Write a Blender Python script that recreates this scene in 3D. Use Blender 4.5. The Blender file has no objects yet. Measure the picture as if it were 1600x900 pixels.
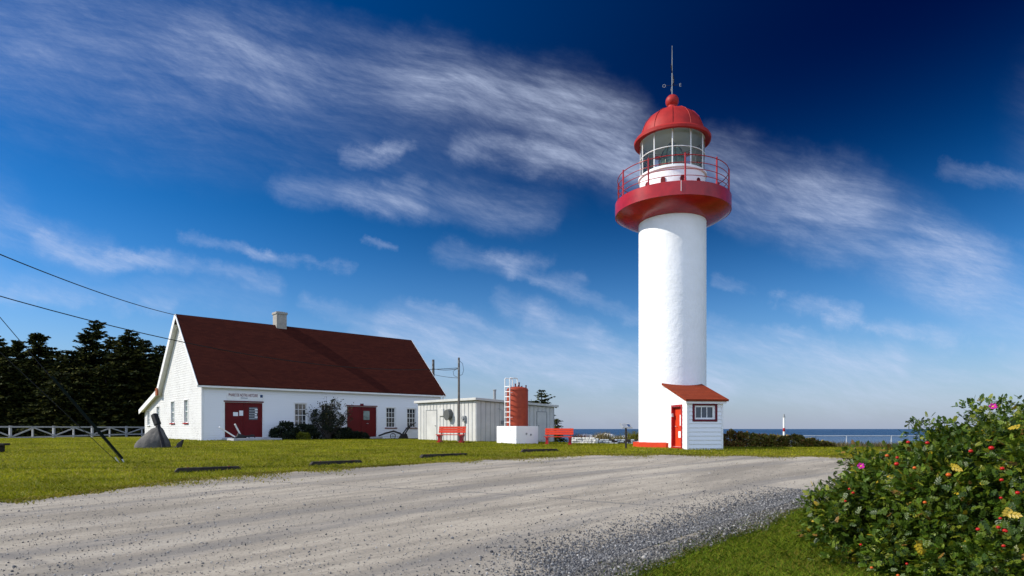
import bpy, math, random
import numpy as np
from mathutils import Vector, Matrix
R = math.radians
random.seed(7)
rng = np.random.default_rng(11)
S = bpy.context.scene
COL = S.collection
F = 980.0                                   # focal length in photo pixels (1600 wide), horizon on row 670

# ------------------------------------------------------------------ camera, exposure
cam_d = bpy.data.cameras.new('camera'); cam = bpy.data.objects.new('camera', cam_d); COL.objects.link(cam)
cam.location = (0, 0, 0); cam.rotation_euler = (R(90), 0, 0)
cam_d.sensor_width = 36; cam_d.lens = 36 * F / 1600; cam_d.shift_y = (670 - 450) / 1600
cam_d.clip_start = 0.1; cam_d.clip_end = 60000
S.camera = cam
vs = S.view_settings
S.display_settings.display_device = 'sRGB'
vs.view_transform = 'Standard'; vs.look = 'None'; vs.exposure = 0.4; vs.gamma = 1.0; vs.use_curve_mapping = False
S.cycles.max_bounces = 8; S.cycles.transparent_max_bounces = 16

# ------------------------------------------------------------------ sun + sky
SUN_EL = R(37.0)
SUN_AZ = (-1.0, -0.075)                     # towards the sun, on the ground plan
_l = math.hypot(*SUN_AZ)
SD = Vector((SUN_AZ[0] / _l * math.cos(SUN_EL), SUN_AZ[1] / _l * math.cos(SUN_EL), math.sin(SUN_EL)))
sl = bpy.data.lights.new('sun', 'SUN'); sl.energy = 4.4; sl.angle = R(0.5); sl.color = (1.0, 0.94, 0.84)
so = bpy.data.objects.new('sun', sl); COL.objects.link(so)
so.rotation_euler = SD.to_track_quat('Z', 'Y').to_euler(); so.location = (-40, 0, 40)

W = bpy.data.worlds.new('World'); S.world = W; W.use_nodes = True
nt = W.node_tree; nt.nodes.clear()
def N(t, **kw):
    n = nt.nodes.new(t)
    for k, v in kw.items(): setattr(n, k, v)
    return n
def L(a, b): nt.links.new(a, b)
def M(op, a, b=None, c=None, clamp=False):
    n = N('ShaderNodeMath', operation=op); n.use_clamp = clamp
    for i, x in enumerate((a, b, c)):
        if x is None: continue
        if hasattr(x, 'links') or hasattr(x, 'is_linked'): L(x, n.inputs[i])
        else: n.inputs[i].default_value = x
    return n.outputs[0]
def VM(op, a, b=None, out=0, scale=None):
    n = N('ShaderNodeVectorMath', operation=op)
    for i, x in enumerate((a, b)):
        if x is None: continue
        if hasattr(x, 'is_linked'): L(x, n.inputs[i])
        else: n.inputs[i].default_value = x
    if scale is not None: n.inputs['Scale'].default_value = scale
    return n.outputs[out]
sky = N('ShaderNodeTexSky', sky_type='NISHITA'); sky.sun_disc = False
sky.sun_elevation = SUN_EL; sky.sun_rotation = math.atan2(SD.x, SD.y)
sky.air_density = 1.0; sky.dust_density = 0.35; sky.ozone_density = 3.0; sky.altitude = 10
tc = N('ShaderNodeTexCoord'); D = tc.outputs['Generated']
SKY_K = 0.10
# deep polarised blue: the sky is darkest about 95 degrees away from the sun, high up
gam = N('ShaderNodeVectorMath', operation='SCALE'); L(sky.outputs[0], gam.inputs[0]); gam.inputs['Scale'].default_value = SKY_K
g2 = N('ShaderNodeGamma'); L(gam.outputs[0], g2.inputs[0]); g2.inputs[1].default_value = 1.25
sep = N('ShaderNodeSeparateXYZ'); L(D, sep.inputs[0])
sc_ = N('ShaderNodeSeparateColor'); L(g2.outputs[0], sc_.inputs[0])
r_, gg_, b_ = sc_.outputs[0], sc_.outputs[1], sc_.outputs[2]
cc_ = N('ShaderNodeCombineColor')
L(M('MAXIMUM', M('SUBTRACT', r_, M('MULTIPLY', b_, 0.24)), 0.0), cc_.inputs[0])
L(M('MAXIMUM', M('SUBTRACT', M('MULTIPLY', gg_, 1.08), M('MULTIPLY', b_, 0.18)), 0.0), cc_.inputs[1])
L(M('MULTIPLY', b_, 1.12), cc_.inputs[2])
cosang = VM('DOT_PRODUCT', D, tuple(SD), out=1)
pol = M('SUBTRACT', 1.0, M('POWER', M('ABSOLUTE', M('ADD', cosang, 0.12)), 2.0))
polP = M('POWER', M('MAXIMUM', pol, 0.0), 4.0)
el_ = M('MULTIPLY', M('SUBTRACT', sep.outputs[2], 0.10), 2.4, clamp=True)
elS = M('MULTIPLY', M('MULTIPLY', el_, el_), M('SUBTRACT', 3.0, M('MULTIPLY', el_, 2.0)))
pk = M('MULTIPLY', polP, elS); ek = M('MULTIPLY', elS, 0.42)
pv = N('ShaderNodeCombineXYZ')
for i_, (a_, c_) in enumerate(((0.97, 1.6), (0.90, 1.0), (0.76, 0.75))):
    L(M('MULTIPLY', M('SUBTRACT', 1.0, M('MULTIPLY', pk, a_)), M('SUBTRACT', 1.0, M('MULTIPLY', ek, c_))), pv.inputs[i_])
skyc = N('ShaderNodeVectorMath', operation='MULTIPLY'); L(cc_.outputs[0], skyc.inputs[0]); L(pv.outputs[0], skyc.inputs[1])

# cirrus: streaks given as directions (slopes right/up of straight ahead), filled with fibres
dy = M('MAXIMUM', sep.outputs[1], 0.12)
U = M('DIVIDE', sep.outputs[0], dy); V = M('DIVIDE', sep.outputs[2], dy)
cmb = N('ShaderNodeCombineXYZ'); L(U, cmb.inputs[0]); L(V, cmb.inputs[1])
P0 = cmb.outputs[0]
wn = N('ShaderNodeTexNoise'); wn.inputs['Scale'].default_value = 5.0; wn.inputs['Detail'].default_value = 9; wn.inputs['Roughness'].default_value = 0.66; L(P0, wn.inputs['Vector'])
warp = VM('SCALE', VM('SUBTRACT', wn.outputs['Color'], (0.5, 0.5, 0.5)), scale=0.105)
P = VM('ADD', P0, warp)
grp = bpy.data.node_groups.new('streak', 'ShaderNodeTree')
for nm, ty in (('P', 'NodeSocketVector'), ('A', 'NodeSocketVector'), ('AB', 'NodeSocketVector'), ('IL', 'NodeSocketFloat'), ('W', 'NodeSocketFloat'), ('S', 'NodeSocketFloat')):
    grp.interface.new_socket(nm, in_out='INPUT', socket_type=ty)
grp.interface.new_socket('O', in_out='OUTPUT', socket_type='NodeSocketFloat')
_nt = nt; nt = grp
gi = N('NodeGroupInput'); go = N('NodeGroupOutput')
PA = VM('SUBTRACT', gi.outputs['P'], gi.outputs['A'])
t_ = M('MULTIPLY', VM('DOT_PRODUCT', PA, gi.outputs['AB'], out=1), gi.outputs['IL'], clamp=True)
ns = N('ShaderNodeVectorMath', operation='SCALE'); L(gi.outputs['AB'], ns.inputs[0]); L(t_, ns.inputs['Scale'])
dd = VM('LENGTH', VM('SUBTRACT', PA, ns.outputs[0]), out=1)
q = M('DIVIDE', dd, gi.outputs['W'])
fall = M('MAXIMUM', M('SUBTRACT', 1.0, M('MULTIPLY', q, q)), 0.0)
L(M('MULTIPLY', M('MULTIPLY', fall, fall), gi.outputs['S']), go.inputs[0])
nt = _nt
def streak(x0, y0, x1, y1, w, s):
    g = N('ShaderNodeGroup'); g.node_tree = grp
    a = ((x0 - 800) / F, (670 - y0) / F, 0); ab = ((x1 - x0) / F, (y0 - y1) / F, 0)
    L(P, g.inputs['P']); g.inputs['A'].default_value = a; g.inputs['AB'].default_value = ab
    g.inputs['IL'].default_value = 1 / (ab[0] ** 2 + ab[1] ** 2); g.inputs['W'].default_value = w * 1.8 / F; g.inputs['S'].default_value = s
    return g.outputs[0]
STREAKS = [(-150, 25, 420, 95, 80, .42), (330, 60, 760, 140, 52, .44), (660, 105, 960, 195, 50, .56), (60, 130, 820, 215, 90, .24),
  (880, 150, 985, 255, 50, .55), (545, 238, 620, 230, 13, .75), (600, 226, 640, 232, 8, .5), (720, 240, 860, 246, 20, .80), (840, 250, 1020, 264, 24, .85), (450, 290, 640, 312, 22, .50), (560, 305, 840, 332, 26, .52),
  (-80, 345, 160, 392, 26, .52), (60, 378, 250, 412, 14, .55), (180, 398, 430, 447, 12, .62), (290, 378, 420, 404, 8, .50), (400, 402, 540, 426, 8, .45), (560, 383, 604, 394, 6, .5),
  (1120, 262, 1330, 350, 52, .80), (1290, 320, 1500, 430, 56, .76), (1440, 400, 1610, 500, 50, .70), (1120, 440, 1220, 462, 9, .55), (1190, 458, 1340, 494, 10, .60),
  (690, 392, 800, 420, 16, .50), (770, 402, 850, 404, 14, .6), (800, 425, 910, 442, 12, .50), (780, 472, 860, 505, 13, .70), (840, 495, 960, 545, 17, .72), (620, 515, 1040, 575, 28, .85), (480, 470, 700, 540, 12, .60), (840, 440, 1000, 500, 10, .5), (640, 480, 800, 520, 8, .5), (1110, 500, 1300, 530, 10, .55), (1200, 470, 1500, 540, 9, .5), (0, 455, 260, 480, 10, .4),
  (560, 520, 760, 560, 12, .50), (690, 570, 1120, 604, 30, .85), (1080, 530, 1400, 560, 24, .75), (1100, 590, 1650, 604, 42, .85), (1300, 500, 1560, 540, 10, .55),
  (-100, 440, 420, 470, 20, .32), (1480, 270, 1660, 292, 12, .36), (1500, 380, 1660, 400, 16, .40), (600, 625, 1000, 645, 20, .45), (-600, 200, -100, 330, 90, .5), (1750, 200, 2400, 420, 120, .5)]
tot = None
for s_ in STREAKS:
    o_ = streak(*s_); tot = o_ if tot is None else M('ADD', tot, o_)
wn2 = N('ShaderNodeTexNoise'); wn2.inputs['Scale'].default_value = 9.0; wn2.inputs['Detail'].default_value = 6; L(P0, wn2.inputs['Vector'])
wn3 = N('ShaderNodeTexNoise'); wn3.inputs['Scale'].default_value = 2.2; wn3.inputs['Detail'].default_value = 2; L(P0, wn3.inputs['Vector'])
PF = VM('ADD', VM('ADD', P0, VM('SCALE', VM('SUBTRACT', wn2.outputs['Color'], (0.5, 0.5, 0.5)), scale=0.009)), VM('SCALE', VM('SUBTRACT', wn3.outputs['Color'], (0.5, 0.5, 0.5)), scale=0.10))
def fibre(rot, sc, k, det, ro):
    mp = N('ShaderNodeMapping'); mp.inputs['Scale'].default_value = (*sc, 1)
    rt = N('ShaderNodeVectorRotate', rotation_type='Z_AXIS'); L(PF, rt.inputs['Vector']); rt.inputs['Angle'].default_value = R(rot); L(rt.outputs[0], mp.inputs['Vector'])
    f = N('ShaderNodeTexNoise'); f.inputs['Scale'].default_value = k; f.inputs['Detail'].default_value = det; f.inputs['Roughness'].default_value = ro; f.inputs['Distortion'].default_value = 0.15
    L(mp.outputs[0], f.inputs['Vector']); return f.outputs[0]
fib = M('ADD', M('ADD', M('MULTIPLY', fibre(12, (1.0, 11.0), 3.6, 14, 0.74), 0.44), M('MULTIPLY', fibre(33, (1.5, 11.0), 4.2, 14, 0.76), 0.36)), M('MULTIPLY', fibre(20, (2.0, 3.6), 9.0, 12, 0.75), 0.20))
fib = M('MULTIPLY', M('SUBTRACT', fib, 0.40), 4.4, clamp=True)
patch = M('MULTIPLY', M('SUBTRACT', fibre(16, (0.8, 4.0), 3.6, 9, 0.66), 0.33), 3.4, clamp=True)
tot = M('MULTIPLY', tot, M('ADD', M('MULTIPLY', patch, 0.70), 0.30))
tot = M('MINIMUM', tot, 1.0)
fib2 = M('POWER', fib, 1.3)
alpha = M('MULTIPLY', tot, M('ADD', M('MULTIPLY', fib2, 0.48), 0.24))
alpha = M('MINIMUM', alpha, 0.75)
# thin veil thickening to the horizon
hz = M('POWER', M('SUBTRACT', 1.0, M('MULTIPLY', M('MAXIMUM', sep.outputs[2], 0.0), 2.4, clamp=True)), 3.5)
veil = M('MULTIPLY', hz, 0.93)
mixv = N('ShaderNodeMix', data_type='RGBA'); L(veil, mixv.inputs[0]); L(skyc.outputs[0], mixv.inputs[6]); mixv.inputs[7].default_value = (0.275, 0.32, 0.425, 1)
mixc = N('ShaderNodeMix', data_type='RGBA'); L(alpha, mixc.inputs[0]); L(mixv.outputs[2], mixc.inputs[6]); mixc.inputs[7].default_value = (0.45, 0.52, 0.69, 1)
# the half of the sky behind the viewer is hazier and brighter
back = M('MULTIPLY', M('MULTIPLY', sep.outputs[1], -1.0), 1.0, clamp=True)
mixb = N('ShaderNodeMix', data_type='RGBA'); L(M('MULTIPLY', M('POWER', back, 0.6), 0.9), mixb.inputs[0]); L(mixc.outputs[2], mixb.inputs[6]); mixb.inputs[7].default_value = (0.74, 0.92, 1.30, 1)
bg = N('ShaderNodeBackground'); L(mixb.outputs[2], bg.inputs[0]); bg.inputs[1].default_value = 1.0
wo = N('ShaderNodeOutputWorld'); L(bg.outputs[0], wo.inputs[0])
W.cycles.sampling_method = 'MANUAL'; W.cycles.sample_map_resolution = 512

# ------------------------------------------------------------------ helpers
ROOT = {}
class MB:
    def __init__(s): s.v = []; s.f = []; s.m = []
    def add(s, vs, fs, mi=0):
        b = len(s.v); s.v += [tuple(p) for p in vs]; s.f += [tuple(b + i for i in f) for f in fs]; s.m += [mi] * len(fs)
    def obox(s, o, ax, ay, az, mi=0):
        o, ax, ay, az = map(Vector, (o, ax, ay, az))
        p = [o, o + ax, o + ax + ay, o + ay]; p += [q + az for q in p]
        fs = [(0, 3, 2, 1), (4, 5, 6, 7), (0, 1, 5, 4), (1, 2, 6, 5), (2, 3, 7, 6), (3, 0, 4, 7)]
        if ax.cross(ay).dot(az) < 0: fs = [f[::-1] for f in fs]
        s.add(p, fs, mi)
    def box(s, c, d, rz=0, mi=0):
        m = Matrix.Rotation(rz, 3, 'Z'); c = Vector(c)
        ax, ay, az = m @ Vector((d[0], 0, 0)), m @ Vector((0, d[1], 0)), Vector((0, 0, d[2]))
        s.obox(c - ax / 2 - ay / 2 - az / 2, ax, ay, az, mi)
    def bar(s, p, q, w, h, mi=0, up=(0, 0, 1)):
        p, q = Vector(p), Vector(q); d = q - p; up = Vector(up)
        a = d.cross(up)
        if a.length < 1e-5: a = d.cross(Vector((1, 0, 0)))
        a.normalize(); b = a.cross(d).normalized()
        s.obox(p - a * w / 2 - b * h / 2, d, a * w, b * h, mi)
    def tube(s, pts, rad, n=8, mi=0, cap=True):
        pts = [Vector(p) for p in pts]
        if not hasattr(rad, '__len__'): rad = [rad] * len(pts)
        b = len(s.v); prev = None
        for i, p in enumerate(pts):
            d = (pts[min(i + 1, len(pts) - 1)] - pts[max(i - 1, 0)]).normalized()
            if prev is None:
                a = d.cross(Vector((0, 0, 1)))
                if a.length < 1e-3: a = d.cross(Vector((1, 0, 0)))
            else: a = prev - d * prev.dot(d)
            a.normalize(); prev = a; c = d.cross(a)
            for k in range(n):
                t = 2 * math.pi * k / n; s.v.append(tuple(p + (a * math.cos(t) + c * math.sin(t)) * rad[i]))
        for i in range(len(pts) - 1):
            for k in range(n):
                k2 = (k + 1) % n; s.f.append((b + i * n + k, b + i * n + k2, b + (i + 1) * n + k2, b + (i + 1) * n + k)); s.m.append(mi)
        if cap:
            s.f.append(tuple(b + k for k in range(n))[::-1]); s.m.append(mi)
            e = b + (len(pts) - 1) * n; s.f.append(tuple(e + k for k in range(n))); s.m.append(mi)
    def lathe(s, prof, n=64, c=(0, 0, 0), mi=0, a0=0.0, a1=2 * math.pi):
        b = len(s.v); full = abs(a1 - a0 - 2 * math.pi) < 1e-6; m = n if full else n + 1
        for r, z in prof:
            for k in range(m):
                t = a0 + (a1 - a0) * k / n; s.v.append((c[0] + r * math.cos(t), c[1] + r * math.sin(t), c[2] + z))
        for i in range(len(prof) - 1):
            for k in range(n):
                k2 = (k + 1) % m; s.f.append((b + i * m + k, b + i * m + k2, b + (i + 1) * m + k2, b + (i + 1) * m + k)); s.m.append(mi)
    def poly(s, pts, mi=0): s.add(pts, [tuple(range(len(pts)))], mi)
    def prism(s, pts, d, mi=0):
        pts = [Vector(p) for p in pts]; d = Vector(d); n = len(pts)
        fs = [tuple(range(n))[::-1], tuple(range(n, 2 * n))] + [(i, (i + 1) % n, n + (i + 1) % n, n + i) for i in range(n)]
        s.add(pts + [p + d for p in pts], fs, mi)
    def build(s, name, mats, parent=None, smooth=None, world=False, bevel=0):
        me = bpy.data.meshes.new(name)
        v = s.v
        if world and parent is not None:
            inv = ROOT[parent.name].inverted(); v = [tuple(inv @ Vector(p)) for p in v]
        me.from_pydata(v, [], s.f); 
        mats = mats if isinstance(mats, (list, tuple)) else [mats]
        for m in mats: me.materials.append(m)
        if len(mats) > 1: me.polygons.foreach_set('material_index', s.m)
        me.update()
        if smooth is not None:
            me.polygons.foreach_set('use_smooth', [True] * len(me.polygons)); me.set_sharp_from_angle(angle=R(smooth))
        o = bpy.data.objects.new(name, me); COL.objects.link(o)
        if parent is not None:
            o.parent = parent; ROOT[o.name] = ROOT[parent.name]
        else: ROOT[o.name] = Matrix()
        if bevel:
            b = o.modifiers.new('bevel', 'BEVEL'); b.width = bevel; b.segments = 2; b.limit_method = 'ANGLE'
        return o
def tag(o, label=None, cat=None, group=None, kind=None):
    for k, v in (('label', label), ('category', cat), ('group', group), ('kind', kind)):
        if v: o[k] = v
    return o
def thing(name, loc, rz, label, cat, group=None):
    o = bpy.data.objects.new(name, None); COL.objects.link(o); o.empty_display_size = 0.3
    o.location = loc; o.rotation_euler = (0, 0, rz)
    ROOT[o.name] = Matrix.Translation(Vector(loc)) @ Matrix.Rotation(rz, 4, 'Z')
    return tag(o, label, cat, group)
def copy_tree(o, parent=None):
    c = o.copy(); COL.objects.link(c); c.parent = parent
    for ch in list(o.children): copy_tree(ch, c)
    return c
def bulk(name, V, Fq, mats, parent=None, mi=None, col=None, world=False, smooth=False):
    """numpy mesh: V (n,3), Fq (m,k) equal-sized faces, col (n,3) per-vertex colour"""
    V = np.asarray(V, dtype=np.float64)
    if world and parent is not None:
        inv = np.array(ROOT[parent.name].inverted()); V = V @ inv[:3, :3].T + inv[:3, 3]
    m, k = Fq.shape
    me = bpy.data.meshes.new(name); me.vertices.add(len(V)); me.vertices.foreach_set('co', V.astype(np.float32).ravel())
    me.loops.add(m * k); me.loops.foreach_set('vertex_index', Fq.astype(np.int32).ravel())
    me.polygons.add(m); me.polygons.foreach_set('loop_start', np.arange(0, m * k, k, dtype=np.int32))
    try: me.polygons.foreach_set('loop_total', np.full(m, k, dtype=np.int32))
    except Exception: pass
    mats = mats if isinstance(mats, (list, tuple)) else [mats]
    for x in mats: me.materials.append(x)
    if mi is not None: me.polygons.foreach_set('material_index', np.asarray(mi, dtype=np.int32))
    if smooth: me.polygons.foreach_set('use_smooth', np.ones(m, dtype=bool))
    me.update(calc_edges=True)
    if col is not None:
        a = me.color_attributes.new('tone', 'FLOAT_COLOR', 'POINT')
        a.data.foreach_set('color', np.concatenate([col, np.ones((len(col), 1))], 1).astype(np.float32).ravel())
    me.validate()
    o = bpy.data.objects.new(name, me); COL.objects.link(o)
    if parent is not None: o.parent = parent; ROOT[o.name] = ROOT[parent.name]
    else: ROOT[o.name] = Matrix()
    return o

# ------------------------------------------------------------------ materials
def mk(name):
    m = bpy.data.materials.new(name); m.use_nodes = True
    n = m.node_tree; b = n.nodes['Principled BSDF']
    return m, n, b
def lk(n, a, b): n.links.new(a, b)
def noise(n, vec, scale, detail=4, rough=0.55, mapping=None):
    t = n.nodes.new('ShaderNodeTexNoise'); t.inputs['Scale'].default_value = scale; t.inputs['Detail'].default_value = detail; t.inputs['Roughness'].default_value = rough
    if mapping:
        mp = n.nodes.new('ShaderNodeMapping'); mp.inputs['Scale'].default_value = mapping.get('s', (1, 1, 1))
        if 'r' in mapping:
            vr = n.nodes.new('ShaderNodeVectorRotate'); vr.rotation_type = 'Z_AXIS'; vr.inputs['Angle'].default_value = mapping['r'][2]; lk(n, vec, vr.inputs['Vector']); vec = vr.outputs[0]
        lk(n, vec, mp.inputs[0]); lk(n, mp.outputs[0], t.inputs['Vector'])
    else: lk(n, vec, t.inputs['Vector'])
    return t.outputs[0]
def ramp(n, fac, stops):
    r = n.nodes.new('ShaderNodeValToRGB'); e = r.color_ramp.elements
    while len(e) < len(stops): e.new(0.5)
    for i, (p, c) in enumerate(stops):
        e[i].position = p; e[i].color = (c[0], c[1], c[2], 1) if hasattr(c, '__len__') else (c, c, c, 1)
    lk(n, fac, r.inputs[0]); return r.outputs[0]
def mixrgb(n, fac, a, b, mode='MIX'):
    x = n.nodes.new('ShaderNodeMix'); x.data_type = 'RGBA'; x.blend_type = mode
    for i, s in ((0, fac), (6, a), (7, b)):
        if hasattr(s, 'is_linked'): lk(n, s, x.inputs[i])
        elif hasattr(s, '__len__'): x.inputs[i].default_value = (*s, 1)
        else: x.inputs[i].default_value = s
    return x.outputs[2]
def bump(n, b, h, strength=0.3, dist=0.02):
    bp = n.nodes.new('ShaderNodeBump'); bp.inputs['Strength'].default_value = strength; bp.inputs['Distance'].default_value = dist
    lk(n, h, bp.inputs['Height']); lk(n, bp.outputs[0], b.inputs['Normal'])
def coord(n, which='Object'): return n.nodes.new('ShaderNodeTexCoord').outputs[which]
def simple(name, c1, c2=None, scale=6.0, rough=0.6, bs=40.0, bstr=0.15, bd=0.01, lo=0.35, hi=0.7, metal=0.0, spec=0.22):
    m, n, b = mk(name); v = coord(n)
    c2 = c2 or tuple(x * 0.8 for x in c1)
    lk(n, ramp(n, noise(n, v, scale, 6, 0.6), [(lo, c1), (hi, c2)]), b.inputs['Base Color'])
    b.inputs['Roughness'].default_value = rough; b.inputs['Metallic'].default_value = metal
    if spec is not None: b.inputs['Specular IOR Level'].default_value = spec
    if bstr: bump(n, b, noise(n, v, bs, 4), bstr, bd)
    return m
def leafmat(name, base, transl=0.3, rough=0.5, spec=0.4, tcol=None):
    m, n, b = mk(name)
    at = n.nodes.new('ShaderNodeAttribute'); at.attribute_name = 'tone'; b.inputs['Coat Weight'].default_value = 0
    c = mixrgb(n, 1.0, base, at.outputs['Color'], 'MULTIPLY')
    lk(n, c, b.inputs['Base Color']); b.inputs['Roughness'].default_value = rough; b.inputs['Specular IOR Level'].default_value = spec
    tr = n.nodes.new('ShaderNodeBsdfTranslucent'); lk(n, mixrgb(n, 1.0, tcol or tuple(min(1, x * 1.3) for x in base), at.outputs['Color'], 'MULTIPLY'), tr.inputs[0])
    mx = n.nodes.new('ShaderNodeMixShader'); mx.inputs[0].default_value = transl
    lk(n, b.outputs[0], mx.inputs[1]); lk(n, tr.outputs[0], mx.inputs[2]); lk(n, mx.outputs[0], n.nodes['Material Output'].inputs[0])
    return m

def weathered_white(name, base=(0.80, 0.79, 0.77), wear=(0.42, 0.40, 0.38), amt=0.5, bs=18, bstr=0.25, bd=0.01, stretch=(1, 1, 3)):
    m, n, b = mk(name); v = coord(n)
    a = noise(n, v, 1.1, 5, 0.65, {'s': stretch}); c = noise(n, v, 9.0, 6, 0.75, {'s': stretch})
    mm = n.nodes.new('ShaderNodeMath'); mm.operation = 'MULTIPLY'; lk(n, a, mm.inputs[0]); lk(n, c, mm.inputs[1])
    f = ramp(n, mm.outputs[0], [(0.60 - 0.30 * amt, 0.0), (0.66 - 0.22 * amt, 1.0)])
    lk(n, mixrgb(n, f, base, wear), b.inputs['Base Color']); b.inputs['Roughness'].default_value = 0.6
    bump(n, b, noise(n, v, bs, 5), bstr, bd)
    return m
MT = {}
def worn_shingle(name):
    m, n, b = mk(name); v = coord(n)
    d = noise(n, v, 5.0, 6, 0.7, {'s': (1, 1, 3.2)}); p = noise(n, v, 0.9, 4, 0.6); q = noise(n, v, 22, 5, 0.75, {'s': (1, 1, 2)})
    f = n.nodes.new('ShaderNodeMath'); f.operation = 'MULTIPLY'; lk(n, ramp(n, d, [(0.50, 0.0), (0.60, 1.0)]), f.inputs[0]); lk(n, ramp(n, p, [(0.40, 0.15), (0.62, 1.0)]), f.inputs[1])
    c = mixrgb(n, f.outputs[0], (0.64, 0.635, 0.615), (0.36, 0.345, 0.33))
    c = mixrgb(n, ramp(n, q, [(0.56, 0.0), (0.68, 0.6)]), c, (0.40, 0.385, 0.37))
    lk(n, c, b.inputs['Base Color']); b.inputs['Roughness'].default_value = 0.7; b.inputs['Specular IOR Level'].default_value = 0.15
    bump(n, b, q, 0.4, 0.02); return m
MT['siding'] = weathered_white('white_siding', (0.78, 0.78, 0.78), (0.40, 0.39, 0.39), 0.62)
MT['siding_worn'] = worn_shingle('worn_white_shingle')
MT['trim'] = simple('white_trim', (0.8, 0.79, 0.77), (0.7, 0.69, 0.67), 3, 0.5, 30, 0.05)
MT['shaded_trim'] = simple('shaded_white_trim', (0.40, 0.40, 0.41), (0.32, 0.32, 0.32), 3, 0.5, 30, 0.05)  # white fence paint, darkened to put shade and lens falloff into the colour
MT['stucco'] = simple('white_masonry_paint', (0.86, 0.86, 0.86), (0.80, 0.80, 0.79), 1.5, 0.6, 4.0, 0.42, 0.05)
MT['concrete'] = weathered_white('whitewashed_concrete', (0.82, 0.81, 0.79), (0.5, 0.47, 0.43), 0.6, 12, 0.3, 0.02)
MT['slab'] = simple('grey_concrete', (0.42, 0.42, 0.43), (0.32, 0.32, 0.33), 3, 0.8, 30, 0.3)
MT['chimney'] = simple('painted_brick', (0.36, 0.335, 0.29), (0.27, 0.255, 0.23), 5, 0.7, 12, 0.4, 0.03)
MT['foundation'] = simple('foundation_stone', (0.36, 0.30, 0.23), (0.25, 0.22, 0.18), 3, 0.9, 10, 0.5, 0.03)
MT['red'] = simple('red_paint', (0.40, 0.010, 0.011), (0.24, 0.005, 0.007), 1.6, 0.26, 9, 0.10, spec=0.45)
MT['red_matte'] = simple('faded_red_paint', (0.38, 0.022, 0.018), (0.26, 0.015, 0.013), 2, 0.55, 14, 0.1)
MT['red_orange'] = simple('orange_red_paint', (0.60, 0.048, 0.012), (0.50, 0.038, 0.010), 4, 0.5, 30, 0.08)
MT['red_dark'] = simple('dark_red_paint', (0.12, 0.002, 0.004), (0.09, 0.002, 0.003), 3, 0.5, 20, 0.1)
MT['tank'] = simple('tank_red_paint', (0.34, 0.050, 0.020), (0.25, 0.036, 0.016), 3, 0.55, 18, 0.15)
MT['maroon'] = simple('maroon_trim', (0.13, 0.008, 0.018), (0.10, 0.006, 0.014), 3, 0.5, 20, 0.05)
MT['rust'] = simple('rusty_metal', (0.30, 0.085, 0.03), (0.18, 0.05, 0.02), 8, 0.8, 30, 0.3)
MT['paper'] = simple('white_paper', (0.8, 0.8, 0.8), (0.72, 0.72, 0.73), 20, 0.6, 30, 0)
MT['iron'] = simple('black_iron', (0.018, 0.018, 0.02), (0.035, 0.03, 0.026), 6, 0.6, 25, 0.3, 0.02)
MT['darkwood'] = simple('tarred_timber', (0.022, 0.018, 0.015), (0.055, 0.045, 0.035), 5, 0.8, 20, 0.4, 0.02)
MT['pole'] = simple('weathered_pole_wood', (0.16, 0.14, 0.12), (0.09, 0.08, 0.07), 6, 0.85, 30, 0.3)
MT['cable'] = simple('black_cable', (0.014, 0.014, 0.016), (0.02, 0.02, 0.02), 6, 0.6, 25, 0)
MT['guard'] = simple('green_black_guard', (0.006, 0.012, 0.010), (0.006, 0.009, 0.008), 6, 0.7, 25, 0, spec=0.05)
MT['metal_white'] = simple('white_metal_panel', (0.57, 0.565, 0.53), (0.48, 0.475, 0.445), 1.5, 0.45, 14, 0.05)
MT['metal_grey'] = simple('grey_metal', (0.30, 0.31, 0.31), (0.22, 0.23, 0.23), 5, 0.5, 25, 0.05)
MT['hood'] = simple('dark_grey_metal', (0.11, 0.115, 0.11), (0.08, 0.085, 0.08), 5, 0.5, 25, 0.05)
MT['sheet'] = simple('faded_print_sheet', (0.34, 0.36, 0.38), (0.26, 0.28, 0.30), 8, 0.4, 25, 0)
MT['galv'] = simple('galvanised_steel', (0.62, 0.64, 0.66), (0.5, 0.52, 0.54), 5, 0.4, 25, 0.05, metal=0.3)
MT['rock'] = simple('grey_boulder', (0.13, 0.12, 0.107), (0.06, 0.057, 0.054), 2.2, 0.85, 7, 0.7, 0.06)
MT['white_rock'] = simple('white_painted_rock', (0.78, 0.76, 0.72), (0.6, 0.58, 0.54), 3, 0.8, 6, 0.6, 0.06)
MT['bark'] = simple('bark', (0.075, 0.06, 0.05), (0.04, 0.034, 0.03), 8, 0.9, 30, 0.6, 0.02)
MT['lens_metal'] = simple('dark_bronze', (0.05, 0.055, 0.045), (0.09, 0.08, 0.04), 6, 0.35, 25, 0.05, metal=0.7)
MT['ceiling'] = simple('lantern_ceiling_paint', (0.80, 0.78, 0.72), (0.7, 0.68, 0.62), 2, 0.6, 25, 0.05)
MT['sign_red'] = simple('sign_lettering', (0.16, 0.012, 0.03), (0.14, 0.01, 0.03), 4, 0.5, 20, 0)
MT['sign_blue'] = simple('sign_blue', (0.015, 0.05, 0.14), (0.015, 0.05, 0.12), 4, 0.5, 20, 0)
MT['curtain'] = simple('pale_curtain', (0.55, 0.55, 0.50), (0.4, 0.4, 0.37), 12, 0.9, 20, 0)

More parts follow.
